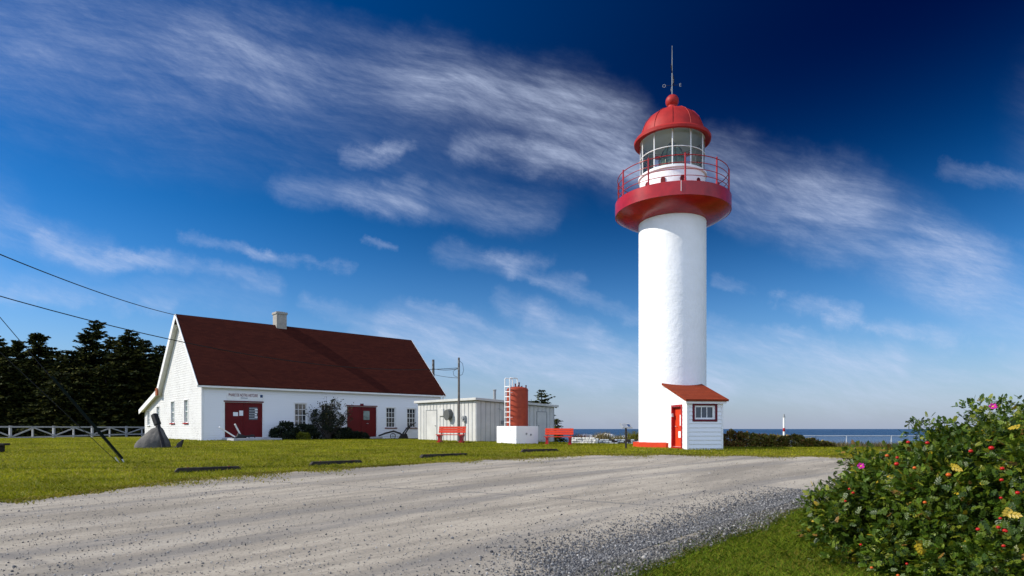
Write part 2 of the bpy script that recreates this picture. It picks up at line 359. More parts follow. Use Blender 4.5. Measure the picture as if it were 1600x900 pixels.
def glassy(name, c=(0.012, 0.016, 0.02), rough=0.04):
    m, n, b = mk(name); v = coord(n)
    lk(n, ramp(n, noise(n, v, 2.5, 3), [(0.35, c), (0.75, tuple(x * 2.4 for x in c))]), b.inputs['Base Color'])
    b.inputs['Roughness'].default_value = rough; b.inputs['Specular IOR Level'].default_value = 0.6
    return m
MT['pane'] = glassy('dark_window_glass')
MT['pane_green'] = glassy('greenish_window_glass', (0.10, 0.14, 0.13), 0.08)
def clear_glass():
    m, n, b = mk('clear_lantern_glass'); n.nodes.remove(b)
    t = n.nodes.new('ShaderNodeBsdfTransparent'); t.inputs[0].default_value = (0.99, 0.995, 0.995, 1)
    g = n.nodes.new('ShaderNodeBsdfGlossy'); g.inputs['Roughness'].default_value = 0.02
    fr = n.nodes.new('ShaderNodeFresnel'); fr.inputs[0].default_value = 1.5
    mx = n.nodes.new('ShaderNodeMixShader'); lk(n, fr.outputs[0], mx.inputs[0]); lk(n, t.outputs[0], mx.inputs[1]); lk(n, g.outputs[0], mx.inputs[2])
    lk(n, mx.outputs[0], n.nodes['Material Output'].inputs[0]); return m
MT['glass'] = clear_glass()
def prism_glass():
    m, n, b = mk('green_prism_glass')
    b.inputs['Base Color'].default_value = (0.16, 0.34, 0.28, 1); b.inputs['Roughness'].default_value = 0.05
    b.inputs['Transmission Weight'].default_value = 0.55; b.inputs['IOR'].default_value = 1.52
    v = coord(n); lk(n, ramp(n, noise(n, v, 6, 3), [(0.4, (0.16, 0.34, 0.29)), (0.65, (0.55, 0.66, 0.48))]), b.inputs['Base Color'])
    return m
MT['prism'] = prism_glass()
def shingles(name, ca, cb, cm, slope, row=0.14):
    m, n, b = mk(name); v = coord(n)
    sp = n.nodes.new('ShaderNodeSeparateXYZ'); lk(n, v, sp.inputs[0])
    mu = n.nodes.new('ShaderNodeMath'); mu.operation = 'MULTIPLY'; mu.inputs[1].default_value = 1 / math.sin(slope); lk(n, sp.outputs[2], mu.inputs[0])
    cb_ = n.nodes.new('ShaderNodeCombineXYZ'); lk(n, sp.outputs[0], cb_.inputs[0]); lk(n, mu.outputs[0], cb_.inputs[1])
    br = n.nodes.new('ShaderNodeTexBrick'); lk(n, cb_.outputs[0], br.inputs['Vector']); br.inputs['Scale'].default_value = 1.0
    br.inputs['Brick Width'].default_value = 0.32; br.inputs['Row Height'].default_value = row; br.inputs['Mortar Size'].default_value = 0.008
    br.inputs['Color1'].default_value = (*ca, 1); br.inputs['Color2'].default_value = (*cb, 1); br.inputs['Mortar'].default_value = (*cm, 1)
    w = noise(n, v, 1.6, 8, 0.72, {'s': (0.5, 0.5, 4.0)}); c = mixrgb(n, 0.5, br.outputs[0], ramp(n, w, [(0.35, ca), (0.65, cb)]))
    lk(n, c, b.inputs['Base Color']); b.inputs['Roughness'].default_value = 0.85; b.inputs['Specular IOR Level'].default_value = 0.05
    fr = n.nodes.new('ShaderNodeMath'); fr.operation = 'DIVIDE'; fr.inputs[1].default_value = row; lk(n, mu.outputs[0], fr.inputs[0])
    f2 = n.nodes.new('ShaderNodeMath'); f2.operation = 'FRACT'; lk(n, fr.outputs[0], f2.inputs[0])
    f3 = n.nodes.new('ShaderNodeMath'); f3.operation = 'ADD'; lk(n, f2.outputs[0], f3.inputs[0]); lk(n, noise(n, v, 60, 3), f3.inputs[1])
    bump(n, b, f3.outputs[0], 0.25, -0.012)
    return m
MT['roof'] = shingles('maroon_asphalt_shingle', (0.074, 0.017, 0.010), (0.042, 0.010, 0.007), (0.022, 0.007, 0.006), R(44.5))
MT['roof_red'] = shingles('orange_red_shingle', (0.245, 0.044, 0.018), (0.165, 0.030, 0.014), (0.08, 0.016, 0.009), R(36), 0.16)

# ------------------------------------------------------------------ ground shape
def lerp(a, b, t): return a + (b - a) * min(1.0, max(0.0, t))
def gz(X, Y):
    if Y <= 7: z = -1.6
    elif Y <= 28: z = -1.6 + (Y - 7) * (0.67 / 21)
    else:
        zf = -0.68 if X <= -14 else (lerp(-0.68, -0.77, (X + 14) / 12) if X <= -2 else lerp(-0.77, -0.92, (X + 2) / 6))
        z = lerp(-0.93, zf, (Y - 28) / 9)
        st = 42 if X < 7 else lerp(42, 31, (X - 7) / 3)
        if X > -2 and Y > st: z -= min(Y - st, 22) * 0.045 * min(1, (X + 2) / 4)
    yc = coast(X)
    if Y > yc: z = lerp(z, -14.5, ((Y - yc) / 14) ** 0.8)
    return z
def coast(X):
    if X < -12: return 170 - (X + 12) * 0.6
    if X < 0: return lerp(170, 54, (X + 12) / 12)
    return 54 + 2.5 * math.sin(X * 0.23)
def G(px, py):
    """point of the ground seen along a direction"""
    u, v = (px - 800) / F, (670 - py) / F
    lo = 2.0
    while lo < 150:
        if v * lo <= gz(u * lo, lo): break
        lo += 0.02
    return Vector((u * lo, lo, gz(u * lo, lo)))
def AT(px, py, Y): return Vector(((px - 800) / F * Y, Y, (670 - py) / F * Y))

# lawn material
def lawn_material():
    m, n, b = mk('lawn_soil_and_grass'); v = coord(n)
    a = noise(n, v, 0.35, 6, 0.6); c = noise(n, v, 7.0, 6, 0.7); d = noise(n, v, 1.6, 4, 0.6, {'s': (0.6, 1.6, 1)})
    col = ramp(n, a, [(0.32, (0.120, 0.140, 0.008)), (0.50, (0.180, 0.180, 0.012)), (0.68, (0.25, 0.205, 0.028))])
    col = mixrgb(n, ramp(n, c, [(0.35, 0.0), (0.75, 0.7)]), col, (0.085, 0.095, 0.009))
    col = mixrgb(n, ramp(n, d, [(0.55, 0.0), (0.72, 0.5)]), col, (0.22, 0.18, 0.045))
    lk(n, col, b.inputs['Base Color']); b.inputs['Roughness'].default_value = 0.9; b.inputs['Specular IOR Level'].default_value = 0.1
    bump(n, b, noise(n, v, 16.0, 8, 0.75), 0.9, 0.08)
    return m
MT['lawn'] = lawn_material()
xs = [-900, -500, -300, -200, -130, -90] + list(np.arange(-70, 71, 2.0)) + [85, 110, 150, 220, 400, 900]
ys = [-300, -120, -60, -30, -10, 0, 3.5, 7, 10.5, 14, 17.5, 21, 24.5, 28] + list(np.arange(29, 75, 1.0)) + list(np.arange(77, 200, 6.0)) + [230, 300, 420, 700, 900]
mb = MB()
for y in ys:
    for x in xs: mb.v.append((x, y, gz(x, y)))
nx = len(xs)
for j in range(len(ys) - 1):
    for i in range(nx - 1):
        mb.f.append((j * nx + i, j * nx + i + 1, (j + 1) * nx + i + 1, (j + 1) * nx + i)); mb.m.append(0)
ground = tag(mb.build('ground', MT['lawn'], smooth=25), 'green and straw-coloured mown lawn sloping up to the buildings', None, None, 'structure')

# gravel lot
def gravel_material(name, light, mid, dark, fine=26.0, dk=0.62, tracks=()):
    m, n, b = mk(name); v = coord(n)
    st = noise(n, v, 0.9, 6, 0.62, {'s': (0.16, 1.0, 1), 'r': (0, 0, R(-46))})
    st2 = noise(n, v, 2.6, 6, 0.66, {'s': (0.10, 1.0, 1), 'r': (0, 0, R(-42))})
    st3 = noise(n, v, 1.2, 5, 0.6, {'s': (0.12, 1.0, 1), 'r': (0, 0, R(-66))})
    pa = noise(n, v, 0.22, 5, 0.65)
    f = noise(n, v, fine, 8, 0.82); gsp = noise(n, v, 8.0, 8, 0.8)
    col = ramp(n, st, [(0.38, mid), (0.55, light)])
    col = mixrgb(n, ramp(n, st2, [(0.46, 0.0), (0.62, 0.65)]), col, mid)
    col = mixrgb(n, ramp(n, st3, [(0.52, 0.0), (0.66, 0.5)]), col, mid)
    col = mixrgb(n, ramp(n, pa, [(0.46, 0.0), (0.66, 0.45)]), col, mid)
    col = mixrgb(n, ramp(n, f, [(0.50, 0.0), (0.66, dk)]), col, dark)
    col = mixrgb(n, ramp(n, f, [(0.34, 0.5), (0.44, 0.0)]), col, tuple(min(1, x * 1.35) for x in light))
    if tracks:
        for (cx_, cy_, rad_, w_, st_, dk_) in tracks:
            sb = n.nodes.new('ShaderNodeVectorMath'); sb.operation = 'SUBTRACT'; lk(n, v, sb.inputs[0]); sb.inputs[1].default_value = (cx_, cy_, 0)
            ml = n.nodes.new('ShaderNodeVectorMath'); ml.operation = 'MULTIPLY'; lk(n, sb.outputs[0], ml.inputs[0]); ml.inputs[1].default_value = (1, 1, 0)
            le = n.nodes.new('ShaderNodeVectorMath'); le.operation = 'LENGTH'; lk(n, ml.outputs[0], le.inputs[0])
            wb = n.nodes.new('ShaderNodeMath'); wb.operation = 'MULTIPLY_ADD'; lk(n, pa, wb.inputs[0]); wb.inputs[1].default_value = 1.2; lk(n, le.outputs['Value'], wb.inputs[2])
            d0 = n.nodes.new('ShaderNodeMath'); d0.operation = 'SUBTRACT'; lk(n, wb.outputs[0], d0.inputs[0]); d0.inputs[1].default_value = rad_ + .6
            ab = n.nodes.new('ShaderNodeMath'); ab.operation = 'ABSOLUTE'; lk(n, d0.outputs[0], ab.inputs[0])
            mr = n.nodes.new('ShaderNodeMapRange'); mr.interpolation_type = 'SMOOTHSTEP'; mr.inputs[1].default_value = w_ * .3; mr.inputs[2].default_value = w_; mr.inputs[3].default_value = st_; mr.inputs[4].default_value = 0; lk(n, ab.outputs[0], mr.inputs[0])
            mk_ = n.nodes.new('ShaderNodeMath'); mk_.operation = 'MULTIPLY'; lk(n, mr.outputs[0], mk_.inputs[0]); lk(n, ramp(n, st2, [(0.36, 0.25), (0.56, 1.0)]), mk_.inputs[1])
            col = mixrgb(n, mk_.outputs[0], col, dk_)
    lk(n, col, b.inputs['Base Color']); b.inputs['Roughness'].default_value = 0.95; b.inputs['Specular IOR Level'].default_value = 0.05
    ad = n.nodes.new('ShaderNodeMath'); ad.operation = 'MULTIPLY_ADD'; lk(n, st2, ad.inputs[0]); ad.inputs[1].default_value = 0.8; lk(n, f, ad.inputs[2])
    a2 = n.nodes.new('ShaderNodeMath'); a2.operation = 'ADD'; lk(n, ad.outputs[0], a2.inputs[0]); lk(n, gsp, a2.inputs[1])
    bump(n, b, a2.outputs[0], 0.6, 0.02)
    return m
MT['gravel'] = gravel_material('packed_gravel', (0.415, 0.368, 0.300), (0.240, 0.214, 0.178), (0.115, 0.104, 0.092),
    tracks=[(34.2, -16.9, 47.4 + o_, .42, .55, (0.20, 0.19, 0.18)) for o_ in (-6.2, -4.6, -1.8, -.2, 3.4, 5.0)] + [(34.2, -16.9, 47.4 + o_, .55, .28, (0.46, 0.42, 0.36)) for o_ in (-5.4, -1.0, 1.6, 4.2, 7.5)] + [(-38.0, -68.0, 89.6, .11, .7, (0.17, 0.16, 0.15)), (-38.0, -68.0, 82.0, .11, .5, (0.17, 0.16, 0.15))])
MT['shoulder'] = gravel_material('loose_dark_gravel', (0.25, 0.238, 0.22), (0.15, 0.145, 0.137), (0.055, 0.055, 0.06), 40, 0.8)
def jag(pts, step, amp, seed):
    r = np.random.default_rng(seed); out = []
    for a, b in zip(pts[:-1], pts[1:]):
        d = math.hypot(b[0] - a[0], b[1] - a[1]); k = max(1, int(d / step)); nx_, ny_ = -(b[1] - a[1]) / d, (b[0] - a[0]) / d
        for i in range(k):
            t = i / k; o = amp * (r.random() - 0.5) * 2 if (i or True) else 0
            out.append((a[0] + (b[0] - a[0]) * t + nx_ * o, a[1] + (b[1] - a[1]) * t + ny_ * o))
    out.append(pts[-1]); return out
from mathutils.geometry import tessellate_polygon
def sheet(name, poly, mat, lift):
    """flat polygon draped on the two planes of the lot (split at Y = 7)"""
    mb = MB()
    def clip(p, keep):
        out = []
        for i in range(len(p)):
            a, b = p[i], p[(i + 1) % len(p)]; ia, ib = keep(a[1]), keep(b[1])
            if ia: out.append(a)
            if ia != ib:
                t = (7 - a[1]) / (b[1] - a[1]); out.append((a[0] + (b[0] - a[0]) * t, 7.0))
        return out
    for kp in (lambda y: y >= 7, lambda y: y <= 7):
        q = clip(poly, kp)
        if len(q) < 3: continue
        vv = [Vector((x, y, 0)) for x, y in q]; tr = tessellate_polygon([vv])
        fs = []
        for t in tr:
            a, b, c = (vv[i] for i in t)
            fs.append(t if (b - a).cross(c - a).z > 0 else t[::-1])
        mb.add([(p.x, p.y, gz(p.x, p.y) + lift) for p in vv], fs)
    return mb.build(name, mat)
far_px = [(0, 785), (120, 772), (250, 753), (380, 741), (480, 735), (600, 728), (700, 721), (800, 715.5), (900, 711.5), (1000, 710), (1100, 711), (1250, 713), (1400, 714.5), (1600, 717)]
far = [G(*p) for p in far_px]; far = [(p.x, min(p.y, 27.6)) for p in far]
far = [(-60, 2.0), (-28, 9.5)] + far + [(60, 27.5)]
near_px = [(1000, 899), (1050, 878), (1130, 846), (1200, 826), (1240, 800), (1300, 788)]
near = [G(*p) for p in near_px]; near = [(p.x, p.y) for p in near]
near_edge = [(0.55, 4.6)] + near + [(5.2, 10.2), (9, 11.6), (16, 13.5), (60, 20)]
lot_poly = jag(far, 0.22, 0.13, 1) + [(60, 20)] + jag(near_edge[::-1], 0.15, 0.07, 2) + [(0.3, 2.0), (-60, -14)]
lot = tag(sheet('gravel_lot', lot_poly, MT['gravel'], 0.004), 'pale packed gravel parking lot with wheel tracks', None, None, 'structure')
# loose dark shoulder along the near edge
sh_out = [(-.5, 5.2)] + [tuple(G(*p).xy) for p in ((888, 899), (960, 872), (1045, 846), (1130, 818), (1195, 798), (1245, 782), (1300, 771))] + [(7.5, 12.9), (14, 15.0)]
sh_poly = jag(near_edge[:-2] + [(14, 13.0)], 0.15, 0.05, 3) + jag(jag(sh_out[::-1], 0.7, 0.12, 14), 0.10, 0.07, 4)
tag(sheet('gravel_shoulder', sh_poly, MT['shoulder'], 0.008), 'strip of loose dark gravel along the grass edge', None, None, 'structure')

# sea
def sea_material():
    m, n, b = mk('sea_water'); v = coord(n)
    big = noise(n, v, 0.004, 5, 0.6, {'s': (0.35, 1.6, 1)})
    lk(n, ramp(n, big, [(0.38, (0.010, 0.045, 0.115)), (0.62, (0.022, 0.075, 0.160))]), b.inputs['Base Color'])
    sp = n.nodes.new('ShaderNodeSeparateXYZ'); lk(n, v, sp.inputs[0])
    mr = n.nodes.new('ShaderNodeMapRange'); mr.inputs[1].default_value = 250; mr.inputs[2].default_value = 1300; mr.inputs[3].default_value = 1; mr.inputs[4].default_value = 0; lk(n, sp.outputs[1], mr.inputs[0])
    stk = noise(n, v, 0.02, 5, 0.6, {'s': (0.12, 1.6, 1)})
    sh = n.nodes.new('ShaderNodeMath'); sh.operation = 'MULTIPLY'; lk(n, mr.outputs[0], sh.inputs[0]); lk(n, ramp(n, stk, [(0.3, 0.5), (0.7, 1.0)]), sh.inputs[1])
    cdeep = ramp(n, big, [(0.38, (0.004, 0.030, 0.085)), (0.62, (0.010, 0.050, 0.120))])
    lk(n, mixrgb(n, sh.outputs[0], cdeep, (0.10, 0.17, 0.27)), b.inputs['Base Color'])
    b.inputs['Roughness'].default_value = 0.32; b.inputs['IOR'].default_value = 1.33; b.inputs['Specular IOR Level'].default_value = 0.15
    w = noise(n, v, 0.25, 6, 0.65, {'s': (0.6, 1.2, 1)})
    bump(n, b, w, 1.0, 2.2)
    return m
mb = MB(); mb.poly([(-30000, -400, -12), (30000, -400, -12), (30000, 40000, -12), (-30000, 40000, -12)])
tag(mb.build('sea', sea_material()), 'dark blue sea reaching the horizon', None, None, 'structure')

# ------------------------------------------------------------------ clad walls
def clad(mb, o, ux, nrm, z0, z1, left, right, holes, pitch=0.15, lip=0.028, mi=0):
    """overlapping boards: o = origin on the ground line, ux along the wall, nrm outwards; left/right(z) wall limits; holes (x0,x1,z0,z1)"""
    o, ux, nrm = Vector(o), Vector(ux), Vector(nrm); up = Vector((0, 0, 1))
    cuts = sorted(set([z0, z1] + [z0 + k * pitch for k in range(1, int((z1 - z0) / pitch) + 1)] + [z for h in holes for z in h[2:4] if z0 < z < z1]))
    cuts = [c for i, c in enumerate(cuts) if i == 0 or c - cuts[i - 1] > 1e-4]
    def off(z, top):
        ph = ((z - z0) / pitch) % 1.0
        if top and ph < 1e-3: ph = 1.0
        if not top and ph > 0.999: ph = 0
        return lip * (1 - ph)
    flip = ux.cross(up).dot(nrm) < 0
    for a, b in zip(cuts[:-1], cuts[1:]):
        zm = (a + b) / 2; iv = [(left, right)]
        segs = []; hs = sorted([h for h in holes if h[2] < zm < h[3]])
        cur = None
        edges = [('f', left)]
        for h in hs: edges += [('c', h[0]), ('c', h[1])]
        edges.append(('f', right))
        for i in range(0, len(edges), 2):
            (t0, e0), (t1, e1) = edges[i], edges[i + 1]
            l0, l1 = (e0(a), e0(b)) if t0 == 'f' else (e0, e0)
            r0, r1 = (e1(a), e1(b)) if t1 == 'f' else (e1, e1)
            if r0 - l0 < 1e-3: continue
            if r1 < l1: r1 = l1 = (r1 + l1) / 2
            oa, ob = off(a, False), off(b, True)
            q = [o + ux * l0 + up * a + nrm * oa, o + ux * r0 + up * a + nrm * oa, o + ux * r1 + up * b + nrm * ob, o + ux * l1 + up * b + nrm * ob]
            u = [o + ux * l0 + up * a, o + ux * r0 + up * a]
            fs = [(0, 1, 2, 3), (4, 5, 1, 0)]
            if flip: fs = [f[::-1] for f in fs]
            mb.add(q + u, fs, mi)
    for (x0, x1, h0, h1) in holes:
        d = -nrm * 0.12 + nrm * 0
        p = [o + ux * x0 + up * h0, o + ux * x1 + up * h0, o + ux * x1 + up * h1, o + ux * x0 + up * h1]
        for i in range(4):
            a, b = p[i], p[(i + 1) % 4]; mb.add([a + nrm * .02, b + nrm * .02, b + d, a + d], [(0, 1, 2, 3)], mi)

def window(parent, o, ux, nrm, x0, x1, z0, z1, cols, rows, frame_m, pane_m, sill_m, casing=0.07, sill=True, label=None):
    o, ux, nrm = Vector(o), Vector(ux), Vector(nrm); up = Vector((0, 0, 1)); w, h = x1 - x0, z1 - z0
    mb = MB(); P = lambda x, z, d: o + ux * x + up * z + nrm * d
    c = casing
    # casing proud of the boards
    for (a, b, e, f) in ((x0 - c, x0, z0, z1), (x1, x1 + c, z0, z1), (x0 - c, x1 + c, z1, z1 + c)):
        mb.obox(P(a, e, 0.0), ux * (b - a), up * (f - e), nrm * 0.03)
    if not sill: mb.obox(P(x0 - c, z0 - c, 0.0), ux * (w + 2 * c), up * c, nrm * 0.03)
    s = 0.045                                 # sash
    for (a, b, e, f) in ((x0 + .002, x0 + s, z0, z1), (x1 - s, x1 - .002, z0, z1), (x0 + s, x1 - s, z0, z0 + s), (x0 + s, x1 - s, z1 - s, z1), (x0 + s, x1 - s, z0 + h / 2 - .022, z0 + h / 2 + .022)):
        mb.obox(P(a, e, -0.085), ux * (b - a), up * (f - e), nrm * 0.045)
    for k in range(1, cols):
        x = x0 + w * k / cols; mb.obox(P(x - .012, z0 + s, -0.08), ux * .024, up * (h - 2 * s), nrm * 0.028)
    for k in range(1, rows):
        if abs(k - rows / 2) < .01: continue
        z = z0 + h * k / rows; mb.obox(P(x0 + s, z - .012, -0.078), ux * (w - 2 * s), up * .024, nrm * 0.024)
    fr = mb.build('window', frame_m, parent)
    if label: fr['label'] = label
    pm = MB(); pm.obox(P(x0 + .01, z0 + .01, -0.092), ux * (w - .02), up * (h - .02), nrm * 0.010); pm.build('pane', pane_m, fr)
    if sill:
        sm = MB(); sm.obox(P(x0 - c - .05, z0 - .075, 0.0), ux * (w + 2 * c + .1), up * .073, nrm * 0.09); sm.build('sill', sill_m, fr)
    return fr

# ------------------------------------------------------------------ the white house
HY = 36.8; HA = Vector(((315 - 800) / F * HY, HY)); HB = Vector(((688 - 800) / F * 1.31 * HY, 1.31 * HY))
hd = (HB - HA); HL = hd.length; hd.normalize(); HRZ = math.atan2(hd.y, hd.x)
HZ = -0.68
house = thing('house', (HA.x, HA.y, HZ), HRZ, 'long white clapboard house with a steep maroon shingle roof and red doors', 'house')
HD, HLT, HE, HR = 9.2, 14.3, 3.36, 7.9        # depth, depth with lean-to, eave and ridge heights above its ground
def fs(px):
    u = (px - 800) / F; return (u * HA.y - HA.x) / (hd.x - u * hd.y)
def fz(px, py):
    s = fs(px); return (670 - py) / F * (HA.y + hd.y * s) - HZ
def gt(px):
    u = (px - 800) / F; return (HA.x - u * HA.y) / (hd.y + u * hd.x)
front_w = [(fs(460.5), fs(479), fz(470, 667), fz(470, 630.5)), (fs(502), fs(519), fz(510, 668), fz(510, 632.5)),
           (fs(603.5), fs(617.5), fz(610, 668), fz(610, 637)), (fs(636), fs(649.5), fz(642, 668), fz(642, 638.5))]
d1 = (fs(351), fs(410), 0.16, fz(380, 629)); d2 = (fs(542), fs(588), 0.12, fz(565, 635.5))
gab_w = [(gt(294), gt(288.3), 1.06, 2.48), (gt(272.8), gt(267.6), 1.06, 2.48)]
lt_w = [(9.85, 10.6, 1.0, 2.25), (12.7, 13.4, 0.95, 2.0)]
sl_f = (HR - HE) / (HD / 2)
FX, FN = (1, 0, 0), (0, -1, 0); GX, GN = (0, 1, 0), (-1, 0, 0)
mb = MB()
clad(mb, (0, 0, 0), FX, FN, -0.15, HE - 0.02, lambda z: 0, lambda z: HL, front_w + [d1, d2])
fl = (HE - 2.1) / (HLT - HD)
rear = lambda z: (HD - max(0, (z - HE)) / sl_f) if z > HE else HLT if z < 2.1 else HLT - (z - 2.1) / fl
clad(mb, (0, 0, 0), GX, GN, -0.05, HR - 0.15, lambda z: max(0, (z - HE) / sl_f), rear, gab_w + lt_w, 0.15, 0.013, 1)
clad(mb, (HL, 0, 0), GX, (1, 0, 0), -0.15, HR - 0.15, lambda z: max(0, (z - HE) / sl_f), rear, [], 0.15, 0.026, 1)
mb.add([(0, HLT, -.3), (HL, HLT, -.3), (HL, HLT, 2.1), (0, HLT, 2.1)], [(0, 1, 2, 3)], 1)
wall = mb.build('wall', [MT['siding'], MT['siding_worn']], house)
mb = MB(); mb.box((HL / 2, HLT / 2, -0.22), (HL + .06, HLT + .06, 0.40)); mb.build('foundation', MT['foundation'], house)
mb = MB()
for x in (-0.02, HL - 0.10): mb.obox((x, -0.035, -0.02), (0.12, 0, 0), (0, 0.034, 0), (0, 0, HE - 0.1))
mb.obox((-0.02, -0.045, HE - 0.22), (HL + 0.04, 0, 0), (0, 0.03, 0), (0, 0, 0.20))
mb.build('corner_board', MT['trim'], house)
# main roof: two slabs, then lean-to slab
OV = 0.28; T = 0.14
def slab(y0, z0, y1, z1, mi=0, x0=-OV, x1=None):
    x1 = HL + OV if x1 is None else x1
    n = Vector((0, -(z1 - z0), y1 - y0)).normalized() * T
    if n.z < 0: n = -n
    mb.obox((x0, y0, z0), (x1 - x0, 0, 0), (0, y1 - y0, z1 - z0), n, mi)
mb = MB(); e = 0.22
slab(-e, HE - e * sl_f + 0.02, HD / 2 - .001, HR, 0); slab(HD / 2 + .001, HR, HD + e, HE - e * sl_f + 0.02, 0)
roof = mb.build('roof', MT['roof'], house)
mb = MB()
def rake(x, y0, z0, y1, z1, w=0.2, th=0.035):
    d = Vector((0, y1 - y0, z1 - z0)).normalized(); n = Vector((0, -d.z, d.y));  n = n if n.z > 0 else -n
    mb.obox(Vector((x, y0, z0)) - n * (w - T - 0.012), (th, 0, 0), (0, y1 - y0, z1 - z0), n * w)
for x in (-OV - 0.037, HL + OV + 0.002):
    rake(x, -e - .03, HE - (e + .03) * sl_f + .02, HD / 2, HR, 0.16); rake(x, HD / 2, HR, HD + e, HE - e * sl_f + .02, 0.36, 0.036)
# boxed rear soffit seen from below
mb.obox((-OV, HD / 2 + .4, HR - .4 * sl_f - .14), (OV - 0.02, 0, 0), (0, HD / 2 + e - .4, -(HD / 2 + e - .4) * sl_f), (0, 0.03, 0.06))
mb.obox((-OV - .03, -e - .055, HE - e * sl_f - .035), (HL + 2 * OV + .06, 0, 0), (0, 0.05, 0), (0, 0, 0.15))
mb.build('rake_board', MT['trim'], roof)
mb = MB(); mb.box((-OV - 0.045, HD - .02, HE - .12), (0.09, 0.50, 0.50)); mb.build('flashing', MT['rust'], roof)
mb = MB(); cx = 6.45
mb.box((cx, HD / 2, HR + .25), (0.72, 0.72, 1.3)); mb.box((cx, HD / 2, HR + 0.94), (0.82, 0.82, 0.16)); mb.box((cx, HD / 2, HR + 1.04), (0.5, 0.5, .06))
mb.build('chimney', MT['chimney'], roof, bevel=0.012)
mb = MB(); mb.tube([(HL + .1, -.28, HE - .1), (HL + .1, -.2, HE - .35), (HL + .1, .0, HE - .55)], 0.05, 10); mb.build('downpipe', MT['trim'], roof, smooth=40)
mb = MB(); slab(HD - .1, HE + 0.04, HLT + .45, 2.1 - .45 * fl + 0.04, 0)
lroof = mb.build('lean_to_roof', MT['roof'], house)
mb = MB(); rake(-OV - 0.04, HD + .12, HE - 0.1, HLT + .5, 2.1 - .5 * fl + .0, 0.34, 0.036)
mb.obox((-OV, HD + .15, HE - .10), (OV - .02, 0, 0), (0, HLT - HD + .25, -(HLT - HD + .25) * fl), (0, 0, 0.05))
mb.build('rake_board', MT['trim'], lroof)
for i, w_ in enumerate(front_w): window(house, (0, 0, 0), FX, FN, *w_, 3, 4, MT['trim'], MT['pane'], MT['maroon'] if i > 1 else MT['trim'])
for i, w_ in enumerate(gab_w): window(house, (0, 0, 0), GX, GN, *w_, 2, 4, MT['trim'], MT['pane_green'], MT['red'])
for w_ in lt_w: window(house, (0, 0, 0), GX, GN, *w_, 2, 4, MT['trim'], MT['pane_green'], MT['trim'])
def house_door(d, pane_side, label):
    x0, x1, z0, z1 = d; w = x1 - x0; P = lambda x, y, z: (x, y, z)
    mb = MB()
    mb.obox((x0 - .11, -0.03, z0), (.109, 0, 0), (0, .028, 0), (0, 0, z1 - z0)); mb.obox((x1 + .001, -0.03, z0), (.109, 0, 0), (0, .028, 0), (0, 0, z1 - z0)); mb.obox((x0 - .11, -.03, z1), (w + .22, 0, 0), (0, .028, 0), (0, 0, .02))
    fr = mb.build('door', MT['trim'], house)
    fr['label'] = label
    mb = MB()
    mb.obox((x0 - .06, -.06, z1 + .022), (w + .12, 0, 0), (0, .058, 0), (0, 0, .07)); mb.build('lintel', MT['red_dark'], fr)
    for k in (0, 1):
        a = x0 + .012 + k * w / 2; lw = w / 2 - .018; mb = MB()
        mb.obox((a, .04, z0 + .012), (lw, 0, 0), (0, .045, 0), (0, 0, z1 - z0 - .02))
        st = .10
        for (bx, bw) in ((a, st), (a + lw - st, st)): mb.obox((bx, .022, z0 + .012), (bw, 0, 0), (0, .017, 0), (0, 0, z1 - z0 - .02))
        for bz in (z0 + .012, z0 + .95, z1 - .12): mb.obox((a + st + .001, .022, bz), (lw - 2 * st - .002, 0, 0), (0, .017, 0), (0, 0, .11))
        lf = mb.build('door_leaf', MT['red_dark'], fr)
    return fr
D1 = house_door(d1, 1, 'wide dark red double door with two white notices and a louvred pane')
mb = MB(); px_ = lambda px: fs(px)
mb.obox((fs(389), .012, fz(395, 656)), (fs(402.5) - fs(389), 0, 0), (0, .009, 0), (0, 0, .78)); mb.build('pane', MT['pane'], D1)
mb = MB()
for k in range(5): mb.obox((fs(389.5), -.005, fz(395, 655) + .02 + k * .155), (fs(402) - fs(389.5), 0, 0), (0, .016, .05), (0, 0.004, .014))
mb.build('louvre', MT['metal_grey'], D1)
for k, (a_, b_) in enumerate(((0.0, .16), (0.0, .12), (.02, .15), (.0, .17))):
    mb = MB(); mb.obox((fs(398) + a_, -.012, fz(395, 655) + .09 + k * .155), (b_, 0, 0), (0, .004, 0), (0, 0, .075)); mb.build('paper_strip', MT['paper'], D1)
for (a, b, c_, d_) in ((364.5, 372, 650, 644), (374, 380, 649.5, 641.5)):
    mb = MB(); mb.obox((fs(a), .012, fz(a, c_)), (fs(b) - fs(a), 0, 0), (0, .008, 0), (0, 0, fz(a, d_) - fz(a, c_))); mb.build('notice', MT['paper'], D1)
D2 = house_door(d2, 1, 'dark red double door with one small pale pane')
mb = MB(); mb.obox((fs(568), .010, fz(572, 656)), (fs(577.5) - fs(568), 0, 0), (0, .010, 0), (0, 0, .62)); mb.build('pane', MT['pane_green'], D2)
mb = MB(); mb.tube([(fs(573), .02, 1.05), (fs(573), -.05, 1.05), (fs(573) + .10, -.05, 1.05)], .014, 8); mb.build('handle', MT['galv'], D2, smooth=40)
